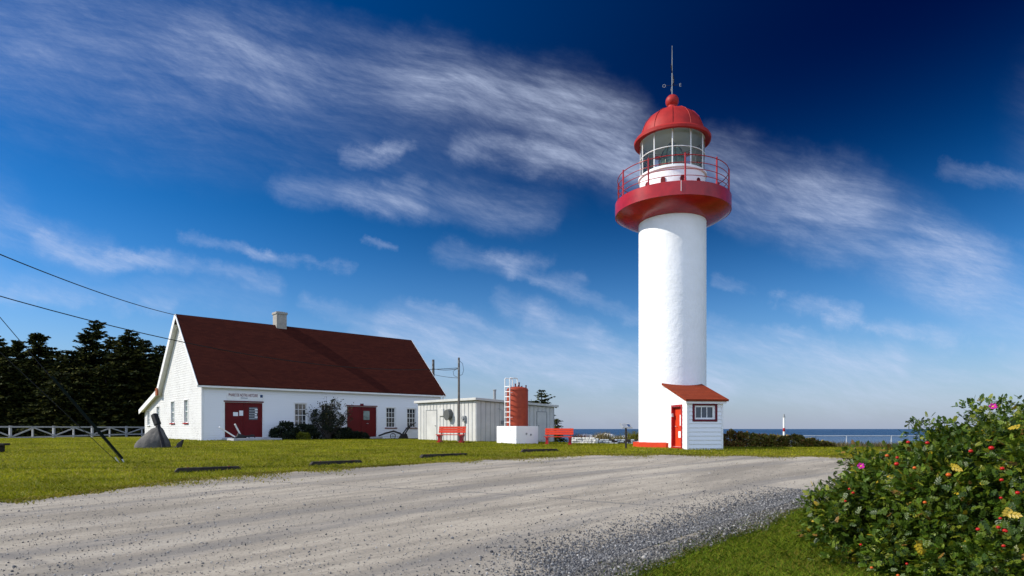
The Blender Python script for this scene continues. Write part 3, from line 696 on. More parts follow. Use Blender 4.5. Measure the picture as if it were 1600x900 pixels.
# sign board over the first door
sx0, sx1, sz0 = fs(354), fs(412), fz(380, 625)
mb = MB(); mb.obox((sx0, -.045, sz0), (sx1 - sx0, 0, 0), (0, .025, 0), (0, 0, .46)); sgn = mb.build('sign_board', MT['trim'], house)
def text(body, size, loc, parent, mat, ext=0.004, sx=1.0, rot=(R(90), 0, 0), name='lettering', align='LEFT'):
    cu = bpy.data.curves.new(name, 'FONT'); cu.body = body; cu.size = size; cu.extrude = ext; cu.align_x = align
    tmp = bpy.data.objects.new(name, cu); me = bpy.data.meshes.new_from_object(tmp); bpy.data.objects.remove(tmp); bpy.data.curves.remove(cu)
    o = bpy.data.objects.new(name, me); COL.objects.link(o); o.parent = parent; o.location = loc; o.rotation_euler = rot; o.scale = (sx, 1, 1)
    me.materials.append(mat); return o
text('PHARE DE NOTRE HISTOIRE', 0.26, (sx0 + .10, -.052, sz0 + .20), sgn, MT['sign_red'], sx=0.53)
mb = MB(); mb.obox((sx0 + 1.98, -.052, sz0 + .18), (.16, 0, 0), (0, .006, 0), (0, 0, .17)); mb.build('emblem', MT['sign_blue'], sgn)
mb = MB(); mb.obox((sx0 + .8, -.052, sz0 + .10), (.42, 0, 0), (0, .006, 0), (0, 0, .035)); mb.build('underline', MT['sign_blue'], sgn)
mb = MB(); mb.obox((fs(562.5), -.04, fz(565, 633.5)), (.26, 0, 0), (0, .02, 0), (0, 0, .13)); npl = mb.build('number_plate', MT['maroon'], house)
# doorstep slabs
mb = MB(); mb.obox((d1[0] - .15, -2.1, -.08), (2.8, 0, 0), (0, 2.05, 0), (0, 0, .20))
st = mb.build('doorstep', MT['slab'], house, bevel=.012)
mb = MB(); mb.obox((d2[0] + .1, -.55, -.06), (d2[1] - d2[0] + .1, 0, 0), (0, .50, 0), (0, 0, .17)); mb.build('doorstep', MT['slab'], house, bevel=.012)

# ------------------------------------------------------------------ lighthouse
TX, TY, TZ = 8.17, 32.0, -0.95
lh = thing('lighthouse', (TX, TY, TZ), 0, 'tall white round lighthouse with red gallery and red domed lantern', 'lighthouse')
Z = lambda z: z - TZ                          # heights were measured from the camera level
mb = MB(); mb.lathe([(1.675, -.3), (1.675, Z(4)), (1.672, Z(10.55))], 96); mb.build('tower', MT['stucco'], lh, smooth=30)
mb = MB(); a8 = math.pi / 8
mb.lathe([(2.0, -.3), (2.0, .27), (1.6, .30)], 8, a0=a8, a1=a8 + 2 * math.pi); mb.build('plinth', MT['red_orange'], lh)
# gallery: bowl-shaped underside, upright band, deck
mb = MB()
mb.lathe([(1.66, Z(10.44)), (1.9, Z(10.47)), (2.35, Z(10.60)), (2.72, Z(10.82)), (2.83, Z(10.90))], 96)
mb.lathe([(2.83, Z(10.90)), (2.87, Z(10.90)), (2.87, Z(11.53)), (2.83, Z(11.56)), (2.66, Z(11.56)), (1.5, Z(11.56))], 96)
gal = mb.build('gallery', MT['red'], lh, smooth=28)
mb = MB(); mb.obox((-0.32, -2.885, Z(11.05)), (.012, 0, 0), (0, .03, 0), (0, 0, .5)); mb.build('drip_stain', MT['paper'], gal)
mb = MB(); NP = 10; pr = 2.74
for k in range(NP):
    t = -math.pi / 2 - R(14.3) + R(12.5) + 2 * math.pi * k / NP
    x, y = pr * math.cos(t), pr * math.sin(t)
    o_ = MB(); o_.tube([(x, y, Z(11.56)), (x, y, Z(12.84))], .040, 10); o_.tube([(x, y, Z(12.84)), (x, y, Z(12.90))], [.045, .02], 10)
    o_.tube([(x, y, Z(11.56)), (x, y, Z(11.70))], .05, 10)
    o_.build('railing_post', MT['red'], lh, smooth=40)
for zr in (12.80, 12.45, 12.14, 11.84):
    pts = [(pr * math.cos(2 * math.pi * i / 72), pr * math.sin(2 * math.pi * i / 72), Z(zr)) for i in range(73)]
    mb.tube(pts, 0.022 if zr > 12.7 else 0.017, 8, cap=False)
mb.build('railing', MT['red'], lh, smooth=50)
# lantern base wall with arched red vents
mb = MB(); mb.lathe([(1.62, Z(11.57)), (1.62, Z(12.66)), (1.70, Z(12.70)), (1.70, Z(12.78)), (1.52, Z(12.80)), (.2, Z(12.80))], 96); mb.build('lantern_wall', MT['stucco'], lh, smooth=30)
fa = -math.pi / 2 - R(14.3)                   # direction from the tower towards the viewer
for k in range(11):
    t = fa + R(17.5) + 2 * math.pi * k / 11
    rad = Vector((math.cos(t), math.sin(t), 0)); tan = Vector((-math.sin(t), math.cos(t), 0))
    arch = [(-.115, .0), (.115, .0), (.115, .24)] + [(.115 * math.cos(a), .24 + .115 * math.sin(a)) for a in np.linspace(0.3, math.pi - .3, 7)] + [(-.115, .24)]
    mb = MB(); mb.prism([rad * 1.60 + tan * x + Vector((0, 0, Z(11.93) + z)) for x, z in arch], rad * 0.055); mb.build('vent', MT['red_dark'], lh)
# glazing
NG = 11
mbf = MB()
for k in range(NG):
    t = fa + R(0.5) + 2 * math.pi * k / NG; t2 = t + 2 * math.pi / NG
    x, y = 1.60 * math.cos(t), 1.60 * math.sin(t)
    mbf.tube([(x, y, Z(12.78)), (x, y, Z(14.66))], .030, 8)
for zr, rr in ((12.83, .03), (13.73, .022), (14.62, .03)):
    mbf.tube([(1.60 * math.cos(2 * math.pi * i / 66 + fa), 1.60 * math.sin(2 * math.pi * i / 66 + fa), Z(zr)) for i in range(67)], rr, 8, cap=False)
frm = mbf.build('lantern_frame', MT['trim'], lh, smooth=40)
mb = MB(); mb.lathe([(1.585, Z(12.80)), (1.585, Z(14.64))], 66); mb.build('lantern_glass', MT['glass'], frm, smooth=40)
# lens
mb = MB(); prof = [(.10, Z(12.80)), (.52, Z(12.82)), (.60, Z(12.95))]
for i in range(13):
    z = 12.98 + i * .055; r = .60 + .05 * math.sin(i / 12 * math.pi); prof += [(r, Z(z)), (r - .035, Z(z + .05))]
for i in range(11):
    z = 13.70 + i * .077; r = .60 * math.cos(i / 11 * 1.38); prof += [(r, Z(z)), (max(.03, r - .05), Z(z + .07))]
mb.lathe(prof, 16); lens = mb.build('lens', MT['prism'], lh, smooth=15)
mb = MB()
for k in range(8):
    t = fa + .3 + 2 * math.pi * k / 8; c_, s_ = math.cos(t), math.sin(t)
    mb.tube([(.66 * c_, .66 * s_, Z(12.85)), (.69 * c_, .69 * s_, Z(13.3)), (.66 * c_, .66 * s_, Z(13.68)), (.50 * c_, .50 * s_, Z(14.1)), (.10 * c_, .10 * s_, Z(14.58))], .026, 6)
for zr, r_ in ((13.05, .68), (13.68, .665)):
    mb.tube([(r_ * math.cos(2 * math.pi * i / 32), r_ * math.sin(2 * math.pi * i / 32), Z(zr)) for i in range(33)], .025, 6, cap=False)
mb.tube([(0, 0, Z(14.3)), (0, 0, Z(14.58))], [.08, .03], 8); mb.build('lens_frame', MT['lens_metal'], lens, smooth=40)
# domed roof
mb = MB()
mb.lathe([(1.58, Z(14.60)), (1.70, Z(14.56)), (1.84, Z(14.50)), (1.90, Z(14.54)), (1.915, Z(14.66)), (1.86, Z(14.74)), (1.80, Z(14.76)), (1.64, Z(14.80)),
          (1.60, Z(14.92)), (1.53, Z(15.2)), (1.38, Z(15.52)), (1.14, Z(15.82)), (.82, Z(16.05)), (.50, Z(16.18)), (.30, Z(16.23))], 96)
dome = mb.build('dome', MT['red_matte'], lh, smooth=35)
mb = MB()
for k in range(11):
    t = fa + R(0.5) + 2 * math.pi * k / 11
    mb.tube([(r * math.cos(t), r * math.sin(t), Z(z)) for r, z in ((1.625, 14.84), (1.55, 15.2), (1.40, 15.53), (1.155, 15.835), (.83, 16.065), (.50, 16.195))], .014, 6)
mb.build('dome_rib', MT['red_matte'], dome, smooth=40)
mb = MB(); mb.lathe([(1.575, Z(14.66)), (1.2, Z(14.86)), (.6, Z(15.0)), (0.02, Z(15.05))], 48); mb.build('ceiling', MT['ceiling'], dome, smooth=40)
mb = MB(); mb.lathe([(.30, Z(16.22)), (.34, Z(16.27)), (.25, Z(16.34)), (.22, Z(16.42))] + [(.33 * math.cos(a), Z(16.70) + .33 * math.sin(a)) for a in np.linspace(-.85, math.pi / 2, 18)], 40)
mb.build('ball_finial', MT['red_matte'], dome, smooth=50)
mb = MB(); mb.tube([(0, 0, Z(16.98)), (0, 0, Z(18.2)), (0, 0, Z(19.55))], [.026, .022, .010], 8); vane = mb.build('lightning_rod', MT['metal_grey'], lh, smooth=40)
mb = MB(); za = Z(18.12)
mb.bar((-.16, -.42, za + .1), (.16, .42, za - .0), .03, .03); mb.prism([(.10, .28, za - .16), (.24, .62, za - .30), (.26, .66, za + .10), (.12, .32, za + .12)], (.02, -.008, 0))
mb.prism([(-.12, -.36, za + .0), (-.12, -.36, za + .2), (-.24, -.64, za + .14)], (.02, -.008, 0)); mb.build('wind_arrow', MT['iron'], vane)
mb = MB(); zc = Z(17.52)
for a in (0, math.pi / 2): 
    ca, sa = math.cos(a - .12), math.sin(a - .12); mb.tube([(-.33 * ca, -.33 * sa, zc), (.33 * ca, .33 * sa, zc)], .010, 6)
mb.build('compass_arm', MT['iron'], vane)
for ch, a in (('O', math.pi), ('E', 0), ('N', math.pi / 2), ('S', -math.pi / 2)):
    x, y = .40 * math.cos(a - .12), .40 * math.sin(a - .12)
    text(ch, .23, (x, y, zc - .08), vane, MT['metal_grey'], .006, 1, (R(90), 0, -.12 + (math.pi / 2 if ch in 'NS' else 0)), 'compass_letter', 'CENTER')

# annex at the foot of the tower (parts of the lighthouse)
AO = Vector((7.83, 28.0, -0.935)); ar = R(8.0); ax = Vector((math.cos(ar), math.sin(ar), 0)); ay = Vector((-math.sin(ar), math.cos(ar), 0)); up = Vector((0, 0, 1))
AW, AD, AE, AR = 1.66, 3.0, 2.20, 3.02        # width, depth, eave and top heights
asl = (AR - AE) / 2.55
mb = MB()
win = (0.33, 1.30, 1.36, 1.98)
clad(mb, AO, ax, -ay, -0.12, AE, lambda z: 0, lambda z: AW, [win], 0.185, 0.034)
adr = (0.55, 1.75, 0.10, 2.05)
for o_, nn, hs in ((AO, -ax, [adr]), (AO + ax * AW, ax, [])):
    clad(mb, o_, ay, nn, -0.12, AE + 2.9 * asl, lambda z: max(0, (z - AE) / asl), lambda z: AD - .05, hs, 0.185, 0.010 if hs else .03)
aw = mb.build('annex_wall', MT['siding'], lh, world=True)
mb = MB()
for x in (-.02, AW - .07): mb.obox(AO + ax * x - ay * .032 - up * .1, ax * .09, ay * .031, up * (AE + .02))
mb.obox(AO - ax * .033 - ay * .032 - up * .1, ax * .012, ay * .12, up * (AE + .05))
mb.obox(AO - ax * .12 - ay * .16 + up * (AE - .14), ax * (AW + .24), ay * .155, up * .14)
mb.build('annex_trim', MT['trim'], lh, world=True)
mb = MB(); n_ = (up * 1.0 - ay * asl).normalized()
mb.obox(AO - ax * .17 - ay * .22 + up * (AE - .22 * asl + .03), ax * (AW + .36), (ay + up * asl) * 3.05, n_ * .09)
mb.build('annex_roof', MT['roof_red'], lh, world=True)
def annex_parts():
    P = lambda x, z, d: AO + ax * x + up * z - ay * d
    x0, x1, z0, z1 = win
    mb = MB(); c = .10
    for (a, b, e_, f) in ((x0 - c, x0, z0 - c, z1 + c), (x1, x1 + c, z0 - c, z1 + c), (x0, x1, z1, z1 + c), (x0, x1, z0 - c, z0)):
        mb.obox(P(a, e_, .014), ax * (b - a), up * (f - e_), -ay * .03)
    wf = mb.build('annex_window', MT['maroon'], lh, world=True)
    mb = MB(); c = .075
    for (a, b, e_, f) in ((x0 + .002, x0 + c, z0, z1), (x1 - c - .03, x1 - .002, z0, z1), (x0 + c, x1 - c - .03, z1 - c, z1), (x0 + c, x1 - c - .03, z0, z0 + c)):
        mb.obox(P(a, e_, -.06), ax * (b - a), up * (f - e_), -ay * .05)
    for k in (1, 2):
        x = x0 + c + (x1 - x0 - 2 * c - .03) * k / 3; mb.obox(P(x - .016, z0 + c, -.06), ax * .032, up * (z1 - z0 - 2 * c), -ay * .035)
    mb.build('sash', MT['trim'], wf, world=True)
    mb = MB(); mb.obox(P(x0 + .02, z0 + .02, -.075), ax * (x1 - x0 - .04), up * (z1 - z0 - .04), -ay * .01); mb.build('pane', MT['pane'], wf, world=True)
    # door in the sunny side wall
    Q = lambda y, z, d: AO + ay * y + up * z - ax * d
    y0, y1, z0, z1 = adr; c = .10
    mb = MB()
    for (a, b, e_, f) in ((y0 - .02, y0 + .09, z0, z1), (y1 - .09, y1 + .02, z0, z1), (y0 + .09, y1 - .09, z1 - .09, z1), (y0 - .02, y1 + .02, z0 - .14, z0)):
        mb.obox(Q(a, e_, .012), ay * (b - a), up * (f - e_), -ax * .03)
    mb.obox(Q(y1 - .09, z0, -.16), ay * .02, up * (z1 - z0 - .09), -ax * .17); mb.obox(Q(y0 + .07, z0, -.16), ay * .02, up * (z1 - z0 - .09), -ax * .17)
    mb.obox(Q(y0 + .09, z1 - .11, -.16), ay * (y1 - y0 - .18), up * .02, -ax * .17)
    df = mb.build('annex_door', MT['red'], lh, world=True); df['label'] = 'red door in the sunlit side of the annex'
    mb = MB(); mb.obox(Q(y0 + .09, z0 + .005, -.165), ay * (y1 - y0 - .18), up * (z1 - z0 - .12), -ax * .04); mb.build('door_leaf', MT['red_orange'], df, world=True)
    mb = MB(); mb.obox(Q(y0 + .30, z0 + .98, -.12), ay * .26, up * .50, -ax * .008); mb.build('notice', MT['paper'], df, world=True)
    mb = MB(); mb.obox(Q(y0 + .42, z0 + .42, -.12), ay * .30, up * .30, -ax * .008); mb.build('notice', MT['paper'], df, world=True)
    mb = MB(); mb.tube([Q(y1 - .25, z0 + .95, -.13), Q(y1 - .25, z0 + .95, -.06), Q(y1 - .36, z0 + .95, -.06)], .014, 8); mb.build('handle', MT['galv'], df, world=True)
    mb = MB(); mb.box(Q(y1 - .11, z1 - .48, .03), (.09, .09, .16)); mb.build('door_lamp', MT['galv'], df, world=True, bevel=.01)
annex_parts()

# ------------------------------------------------------------------ metal shed
SO = Vector((-2.15, 37.7)); SZ = -0.80
shed = thing('utility_shed', (SO.x, SO.y, SZ), HRZ, 'low white ribbed metal shed beside the house', 'shed')
SW, SDp, SH0, SH1 = 6.7, 6.25, 2.50, 2.24
def shh(x): return SH0 + (SH1 - SH0) * x / SW
mb = MB()
def swall(o, d, ln, h0, h1, nrm, ribs=0.37):
    o, d, nrm = Vector(o), Vector(d), Vector(nrm); h = lambda s: h0 + (h1 - h0) * s / ln
    q = [o + up * -.1, o + d * ln + up * -.1, o + d * ln + up * h1, o + up * h0]
    mb.add(q, [(0, 1, 2, 3)] if d.cross(up).dot(nrm) > 0 else [(3, 2, 1, 0)], 1)
    k = 0.0
    while k < ln - .05:
        e_ = min(ln, k + ribs - .035); c_ = .02
        a = [o + d * k, o + d * e_, o + d * (e_ - c_) + nrm * .03, o + d * (k + c_) + nrm * .03]
        vs_ = [p + up * -.1 for p in a] + [p + up * (h(k if i_ in (0, 3) else e_) - .02) for i_, p in enumerate(a)]
        mb.add(vs_, [(0, 1, 5, 4), (1, 2, 6, 5), (2, 3, 7, 6), (3, 0, 4, 7), (4, 5, 6, 7)] if d.cross(up).dot(nrm) < 0 else [(4, 5, 1, 0), (5, 6, 2, 1), (6, 7, 3, 2), (7, 4, 0, 3), (7, 6, 5, 4)]); k += ribs
swall((0, 0, 0), (0, 1, 0), SDp, SH0, SH0, (-1, 0, 0)); swall((0, 0, 0), (1, 0, 0), SW, SH0, SH1, (0, -1, 0))
swall((SW, 0, 0), (0, 1, 0), SDp, SH1, SH1, (1, 0, 0)); swall((0, SDp, 0), (1, 0, 0), SW, SH0, SH1, (0, 1, 0))
mb.build('wall', [MT['metal_white'], MT['metal_grey']], shed)
mb = MB(); ov = .22
mb.obox((-ov, -ov, SH0 + .01 + ov * (SH0 - SH1) / SW), (SW + 2 * ov, 0, -(SH0 - SH1) * (SW + 2 * ov) / SW), (0, SDp + 2 * ov, 0), (0, 0, .15))
mb.build('roof', MT['metal_white'], shed, bevel=.015)
def st_(px):
    u = (px - 800) / F; return (SO.x - u * SO.y) / (hd.y + u * hd.x)
def ss_(px):
    u = (px - 800) / F; return (u * SO.y - SO.x) / (hd.x - u * hd.y)
def shed_door(o, d, nrm, a, b, h, m):
    o, d, nrm = Vector(o), Vector(d), Vector(nrm); mb = MB()
    mb.obox(o + d * a + up * .05, d * (b - a), up * h, nrm * .045); dr = mb.build('door', m, shed)
    mb = MB(); t = .045
    for (x, w, z, hh) in ((a - t, t, .05, h), (b, t, .05, h), (a - t, b - a + 2 * t, .05 + h, t)): mb.obox(o + d * x + up * z, d * w, up * hh, nrm * .06)
    mb.build('frame', MT['metal_grey'], dr)
    mb = MB(); mb.tube([o + d * (a + .12) + up * 1.0 + nrm * .05, o + d * (a + .12) + up * 1.0 + nrm * .10], .03, 8); mb.build('handle', MT['metal_grey'], dr)
shed_door((0, 0, 0), (0, 1, 0), (-1, 0, 0), st_(683), st_(667), 1.95, MT['metal_white'])
shed_door((0, 0, 0), (1, 0, 0), (0, -1, 0), ss_(838.5), ss_(853), 1.85, MT['metal_white'])
# round exhaust hood, meter box with conduit, wall lamp
t0 = st_(704)
mb = MB(); ci = [(.30 * math.cos(a), .34 * math.sin(a)) for a in np.linspace(0, 2 * math.pi, 24, endpoint=False)]
mb.prism([(-.03, t0 + x, 1.72 + z) for x, z in ci], (-.30, 0, -.05)); mb.build('exhaust_hood', MT['hood'], shed, bevel=.01)
mb = MB(); mb.obox((-.01, st_(688), 1.62), (-.10, 0, 0), (0, -.45, 0), (0, 0, .48)); mb.build('vent_box', MT['metal_white'], shed, bevel=.01)
t1 = st_(727)
mb = MB(); mb.box((-.09, t1, 1.42), (.16, .26, .36)); mb.tube([(-.17, t1, 1.45), (-.24, t1, 1.45)], .09, 14); mb.tube([(-.06, t1 - .04, 1.24), (-.06, t1 - .04, .0)], .025, 8)
mb.build('electric_meter', MT['metal_grey'], shed, bevel=.008)
mb = MB(); mb.box((ss_(784), -.06, 1.2), (.16, .10, .22)); mb.tube([(ss_(784), -.04, 1.1), (ss_(784), -.04, 1.95), (ss_(778), -.04, 2.05)], .015, 6); mb.build('junction_box', MT['metal_grey'], shed)
mb = MB(); mb.tube([(ss_(789), 1.0, SH0 - .1), (ss_(789), 1.0, SH0 + .75)], .09, 12); mb.tube([(ss_(789), 1.0, SH0 + .75), (ss_(789), 1.0, SH0 + .8)], .12, 12); mb.build('flue', MT['metal_grey'], shed, smooth=40)

# ------------------------------------------------------------------ plinth, tank
pz = -0.78
pl = thing('tank_plinth', (.24, 35.0, pz), HRZ, 'square whitewashed concrete plinth under the red tank', 'plinth')
mb = MB(); mb.obox((0, 0, -.1), (1.71, 0, 0), (0, 1.69, 0), (0, 0, 1.03)); mb.build('block', MT['concrete'], pl, bevel=.02)
for x, z in ((.75, .5), (1.1, .45)): mb = MB(); mb.tube([(x, -.02, z), (x, -.05, z)], .055, 10); mb.build('outlet', MT['metal_grey'], pl)
pc = ROOT[pl.name] @ Vector((.855, .845, .93))
tank = thing('water_tank', tuple(pc), 0, 'upright red steel tank with white ladder standing on the white plinth', 'tank')
mb = MB(); mb.lathe([(.05, 0), (.60, 0), (.62, .03), (.62, 2.08), (.60, 2.16), (.50, 2.22), (.25, 2.27), (.02, 2.28)], 48); bd = mb.build('tank_body', MT['tank'], tank, smooth=30)
for z in (.10, 1.10, 2.06):
    mb = MB(); mb.lathe([(.62, z - .02), (.635, z - .018), (.635, z + .018), (.62, z + .02)], 48); mb.build('band', MT['tank'], bd, smooth=30)
mb = MB()
for (x, y, h) in ((-.12, -.1, .30), (.1, .05, .38), (.02, -.25, .2), (-.3, .1, .18), (.25, -.2, .16), (.5, .1, .22)):
    mb = MB(); mb.tube([(x, y, 2.0), (x, y, 2.15 + h * .8), (x, y, 2.15 + h)], [.035, .035, .05], 8); mb.build('valve', MT['red_dark'], tank, smooth=40)
lt = Vector((-.72, -.69, 0)).normalized(); tn = Vector((.69, -.72, 0)).normalized()
mb = MB(); hs = []
for sg in (-1, 1):
    b_ = lt * .80 + tn * .20 * sg; mb.tube([b_, b_ + up * 2.70, b_ + up * 2.74 - lt * .05, b_ + up * 2.74 - lt * .55, b_ + up * 2.70 - lt * .60, b_ - lt * .60 + up * 2.2], .028, 8)
    for z in (.5, 1.9): mb.bar(b_ + up * z, b_ - lt * .2 + up * z, .03, .03)
for k in range(8): mb.tube([lt * .80 - tn * .2 + up * (.22 + k * .29), lt * .80 + tn * .2 + up * (.22 + k * .29)], .026, 8)
mb.build('ladder', MT['trim'], tank, smooth=40)

# ------------------------------------------------------------------ benches
def make_bench(loc, rz, label, w=1.6):
    b = thing('park_bench', loc, rz, label, 'bench', 'red wooden benches on the lawn')
    mb = MB()
    for k in range(4): mb.box((0, -.42 + k * .125, .45), (w, .115, .045))
    mb.build('seat', MT['red_orange'], b, bevel=.006)
    mb = MB()
    for k in range(3):
        z = .56 + k * .125; mb.obox((-w / 2, .04 + k * .035, z), (w, 0, 0), (0, .032, .11), (0, .035, -.01))
    mb.build('backrest', MT['red_orange'], b, bevel=.006)
    for sx in (-w / 2 + .16, w / 2 - .16):
        mb = MB(); mb.box((sx, -.20, .39), (.16, .58, .08)); mb.box((sx, -.20, .05), (.18, .64, .10)); mb.box((sx, -.20, .225), (.15, .32, .26))
        mb.bar((sx, .06, .06), (sx, .19, .92), .09, .07, up=(1, 0, 0)); mb.build('leg', MT['red'], b, bevel=.008)
    return b
p = G(706, 690); p.y = 35.6
make_bench((-94 / F * 35.6, 35.6, gz(-94 / F * 35.6, 35.6)), R(-12), 'red wooden bench standing in front of the ribbed metal shed')
make_bench((73.5 / F * 35.3, 35.3, gz(2.6, 35.3) - .0), R(-10), 'red wooden bench standing right of the white plinth, before white rocks')

# ------------------------------------------------------------------ info lectern, poles and wires
ip = Vector(((978 - 800) / F * 29.4, 29.4, 0)); ip.z = gz(ip.x, ip.y)
inf = thing('information_panel', tuple(ip), R(14), 'small tilted information panel on a dark post left of the lighthouse', 'sign')
mb = MB(); mb.tube([(0, 0, -.1), (0, 0, 1.02)], .045, 12); mb.build('post', MT['iron'], inf, smooth=40)
mb = MB(); n_ = Vector((0, -.55, .84)); t_v = Vector((0, .84, .55))
mb.obox(Vector((-.26, 0, 1.06)) - t_v * .20, (.52, 0, 0), t_v * .40, n_ * .03); pn = mb.build('panel', MT['metal_grey'], inf)
mb = MB(); mb.obox(Vector((-.23, 0, 1.06)) - t_v * .17 + n_ * .031, (.46, 0, 0), t_v * .34, n_ * .004); mb.build('printed_sheet', MT['sheet'], pn)
mb = MB()
for k in range(5): mb.obox(Vector((-.19, 0, 1.06)) + t_v * (.10 - k * .055) + n_ * .036, (.20 + .03 * (k % 2), 0, 0), t_v * .012, n_ * .002)
mb.obox(Vector((.06, 0, 1.06)) - t_v * .12 + n_ * .036, (.14, 0, 0), t_v * .22, n_ * .002); mb.build('print', MT['sign_blue'], pn)

def pole(name, loc, h, r, label, arm=False):
    t = thing(name, loc, 0, label, 'utility pole'); mb = MB(); mb.tube([(0, 0, -.3), (0, 0, h * .5), (0, 0, h)], [r, r * .9, r * .78], 14); mb.build('shaft', MT['pole'], t, smooth=40)
    for a_ in (.75, .35): mb = MB(); mb.tube([(-.02, -r - .02, h - a_), (-.02, -r - .02, h - a_ + .18)], .045, 8); mb.build('insulator', MT['metal_grey'], t, smooth=40)
    return t
pA = Vector((-17.3, 18.85, gz(-17.3, 18.85))); pB = Vector((-83 / F * 36.9, 36.9, 0)); pB.z = gz(pB.x, pB.y)
pole('utility_pole', tuple(pA), 9.2, .15, 'tall wooden utility pole just left of the picture carrying the house wires')
pb = pole('utility_pole', tuple(pB), 4.95, .075, 'slim grey utility pole rising behind the red bench at the shed')
mb = MB(); mb.tube([(0.05, 0, 4.75), (.22, 0, 4.6), (.28, 0, 4.2), (.2, 0, 3.95), (.06, 0, 3.9)], .012, 6); mb.tube([(-.05, 0, 4.35), (-.35, .1, 4.15), (-.3, .1, 3.9), (-.08, 0, 3.8)], .012, 6); mb.build('service_loop', MT['cable'], pb)
pC = AT(677, 600, 53.0); pC.z = gz(pC.x, pC.y)
pole('utility_pole', tuple(pC), AT(677, 562, 53).z - pC.z, .13, 'dark utility pole rising behind the right roof end of the house')
def wire(a, b, sag, r, label):
    a, b = Vector(a), Vector(b); pts = [a.lerp(b, t) - up * (4 * sag * t * (1 - t)) for t in np.linspace(0, 1, 25)]
    mb = MB(); mb.tube(pts, r, 6); tag(mb.build('overhead_wire', MT['cable'], smooth=60), label, 'wire', 'overhead wires')
ridge = ROOT[house.name] @ Vector((-OV - .02, HD / 2, HR + .05))
wire((pA.x, pA.y, 6.05), ridge, .25, .020, 'upper black wire running down to the peak of the white gable')
wire((pA.x, pA.y, 4.55), (pB.x, pB.y, pB.z + 4.35), 1.0, .017, 'lower black wire passing across the house roof')
wire((pC.x, pC.y, AT(677, 576, 53).z), (pB.x, pB.y, pB.z + 4.30), .1, .020, 'upper short wire between the two small poles')
wire((pC.x, pC.y, AT(677, 585, 53).z), (pB.x, pB.y, pB.z + 3.75), .05, .015, 'lower short wire between the two small poles')
ga = G(197, 723)
def guy(a, z, r, label, guard):
    t = thing('guy_wire', tuple(a), 0, label, 'guy wire', 'guy wires of the left pole'); a = Vector(a); b = Vector((pA.x, pA.y, z)) - a
    mb = MB(); mb.tube([(0, 0, -.1), b], r, 6); mb.build('cable', MT['cable'], t)
    if guard: mb = MB(); mb.tube([b * .02, b * .42], guard, 10); mb.build('guard', MT['guard'], t, smooth=40)
    mb = MB(); mb.tube([(0, 0, -.12), b * .035], .022, 8); mb.build('anchor_rod', MT['galv'], t)
guy(ga, 5.6, .012, 'thick dark guy wire with a guard tube slanting into the lawn', .040)
guy(ga + Vector((-.25, .12, 0)), 4.1, .011, 'thin lower guy wire beside the thick guarded one', None)

# ------------------------------------------------------------------ rail fence on the left
frail = thing('rail_fence', (0, 0, 0), 0, 'white wooden rail fence with crossed braces in front of the dark trees', 'fence')
Y0 = 45.0; fX0 = -.8 * Y0; fa_, fb_ = .0205 * Y0, .067 * Y0
FP = lambda k: Vector((fX0 + fa_ * k, Y0 + fb_ * k, 0))
gzl = lambda q: lerp(-.78, -.60, (q.y - 45) / 9)
ftop = 0.14
NB = 5
mbr = MB()
for k in range(-2, NB):
    for h in (0, .5):
        q = FP(k + h); mb = MB(); tall = h == 0
        mb.box((q.x, q.y, (ftop + (.08 if tall else -.03) + gzl(q) - .15) / 2), (.14 if tall else .10, .14 if tall else .10, ftop + (.08 if tall else -.03) - gzl(q) + .15), math.atan2(fb_, fa_))
        mb.build('post', MT['shaded_trim'], frail)
    a, b, c = FP(k), FP(k + .5), FP(k + 1)
    nn = Vector((fb_, -fa_, 0)).normalized() * .085
    for (p_, q_) in ((a, c),):
        for zf in (lambda q: ftop, lambda q: gzl(q) + .13): mbr.bar(p_ + nn + up * zf(p_), q_ + nn + up * zf(q_), .04, .11)
    n2 = nn * .55 + nn * 0
    mbr2 = [(a + nn * 1.45 + up * (gzl(a) + .2), b + nn * 1.45 + up * (ftop - .06)), (b + nn * 1.45 + up * (ftop - .06), c + nn * 1.45 + up * (gzl(c) + .2))]
    for p_, q_ in mbr2: mbr.bar(p_, q_, .03, .10)
mbr.build('rail', MT['shaded_trim'], frail)

# ------------------------------------------------------------------ wire fence and beacon at the shore
wf = thing('wire_fence', (0, 0, 0), 0, 'galvanised wire mesh fence along the shore behind the hedge', 'fence')
FY = 46.5
fx = [8.2 + k * 3.32 for k in range(11)]
for x in fx:
    z = gz(x, FY); mb = MB(); mb.tube([(x, FY, z - .3), (x, FY, -.50)], .036, 8); mb.build('post', MT['galv'], wf, smooth=40)
mb = MB(); mb.tube([(x, FY, -.52) for x in (fx[0], fx[-1])], .026, 8); mb.tube([(x, FY, -1.35) for x in (fx[0], fx[-1])], .012, 6)
mb.build('top_rail', MT['galv'], wf, smooth=40)
mb = MB(); x = fx[0]; zt, zb = -.53, -1.75; hgt = zt - zb
while x < fx[-1]:
    mb.add([(x, FY, zb), (x + .007, FY, zb), (x + hgt + .007, FY, zt), (x + hgt, FY, zt)], [(0, 1, 2, 3)]); mb.add([(x + hgt, FY + .004, zb), (x + hgt + .007, FY + .004, zb), (x + .007, FY + .004, zt), (x, FY + .004, zt)], [(0, 1, 2, 3)]); x += .085
mb.build('mesh', MT['galv'], wf)
bz = AT(1225, 690, 51)
bc = thing('beacon_post', (bz.x, 51, gz(bz.x, 51)), 0, 'slim white beacon post with a red band at the shore', 'beacon')
h_ = AT(1225, 652, 51).z - gz(bz.x, 51)
mb = MB(); mb.tube([(0, 0, -.2), (0, 0, h_)], .085, 16); mb.build('shaft', MT['trim'], bc, smooth=40)
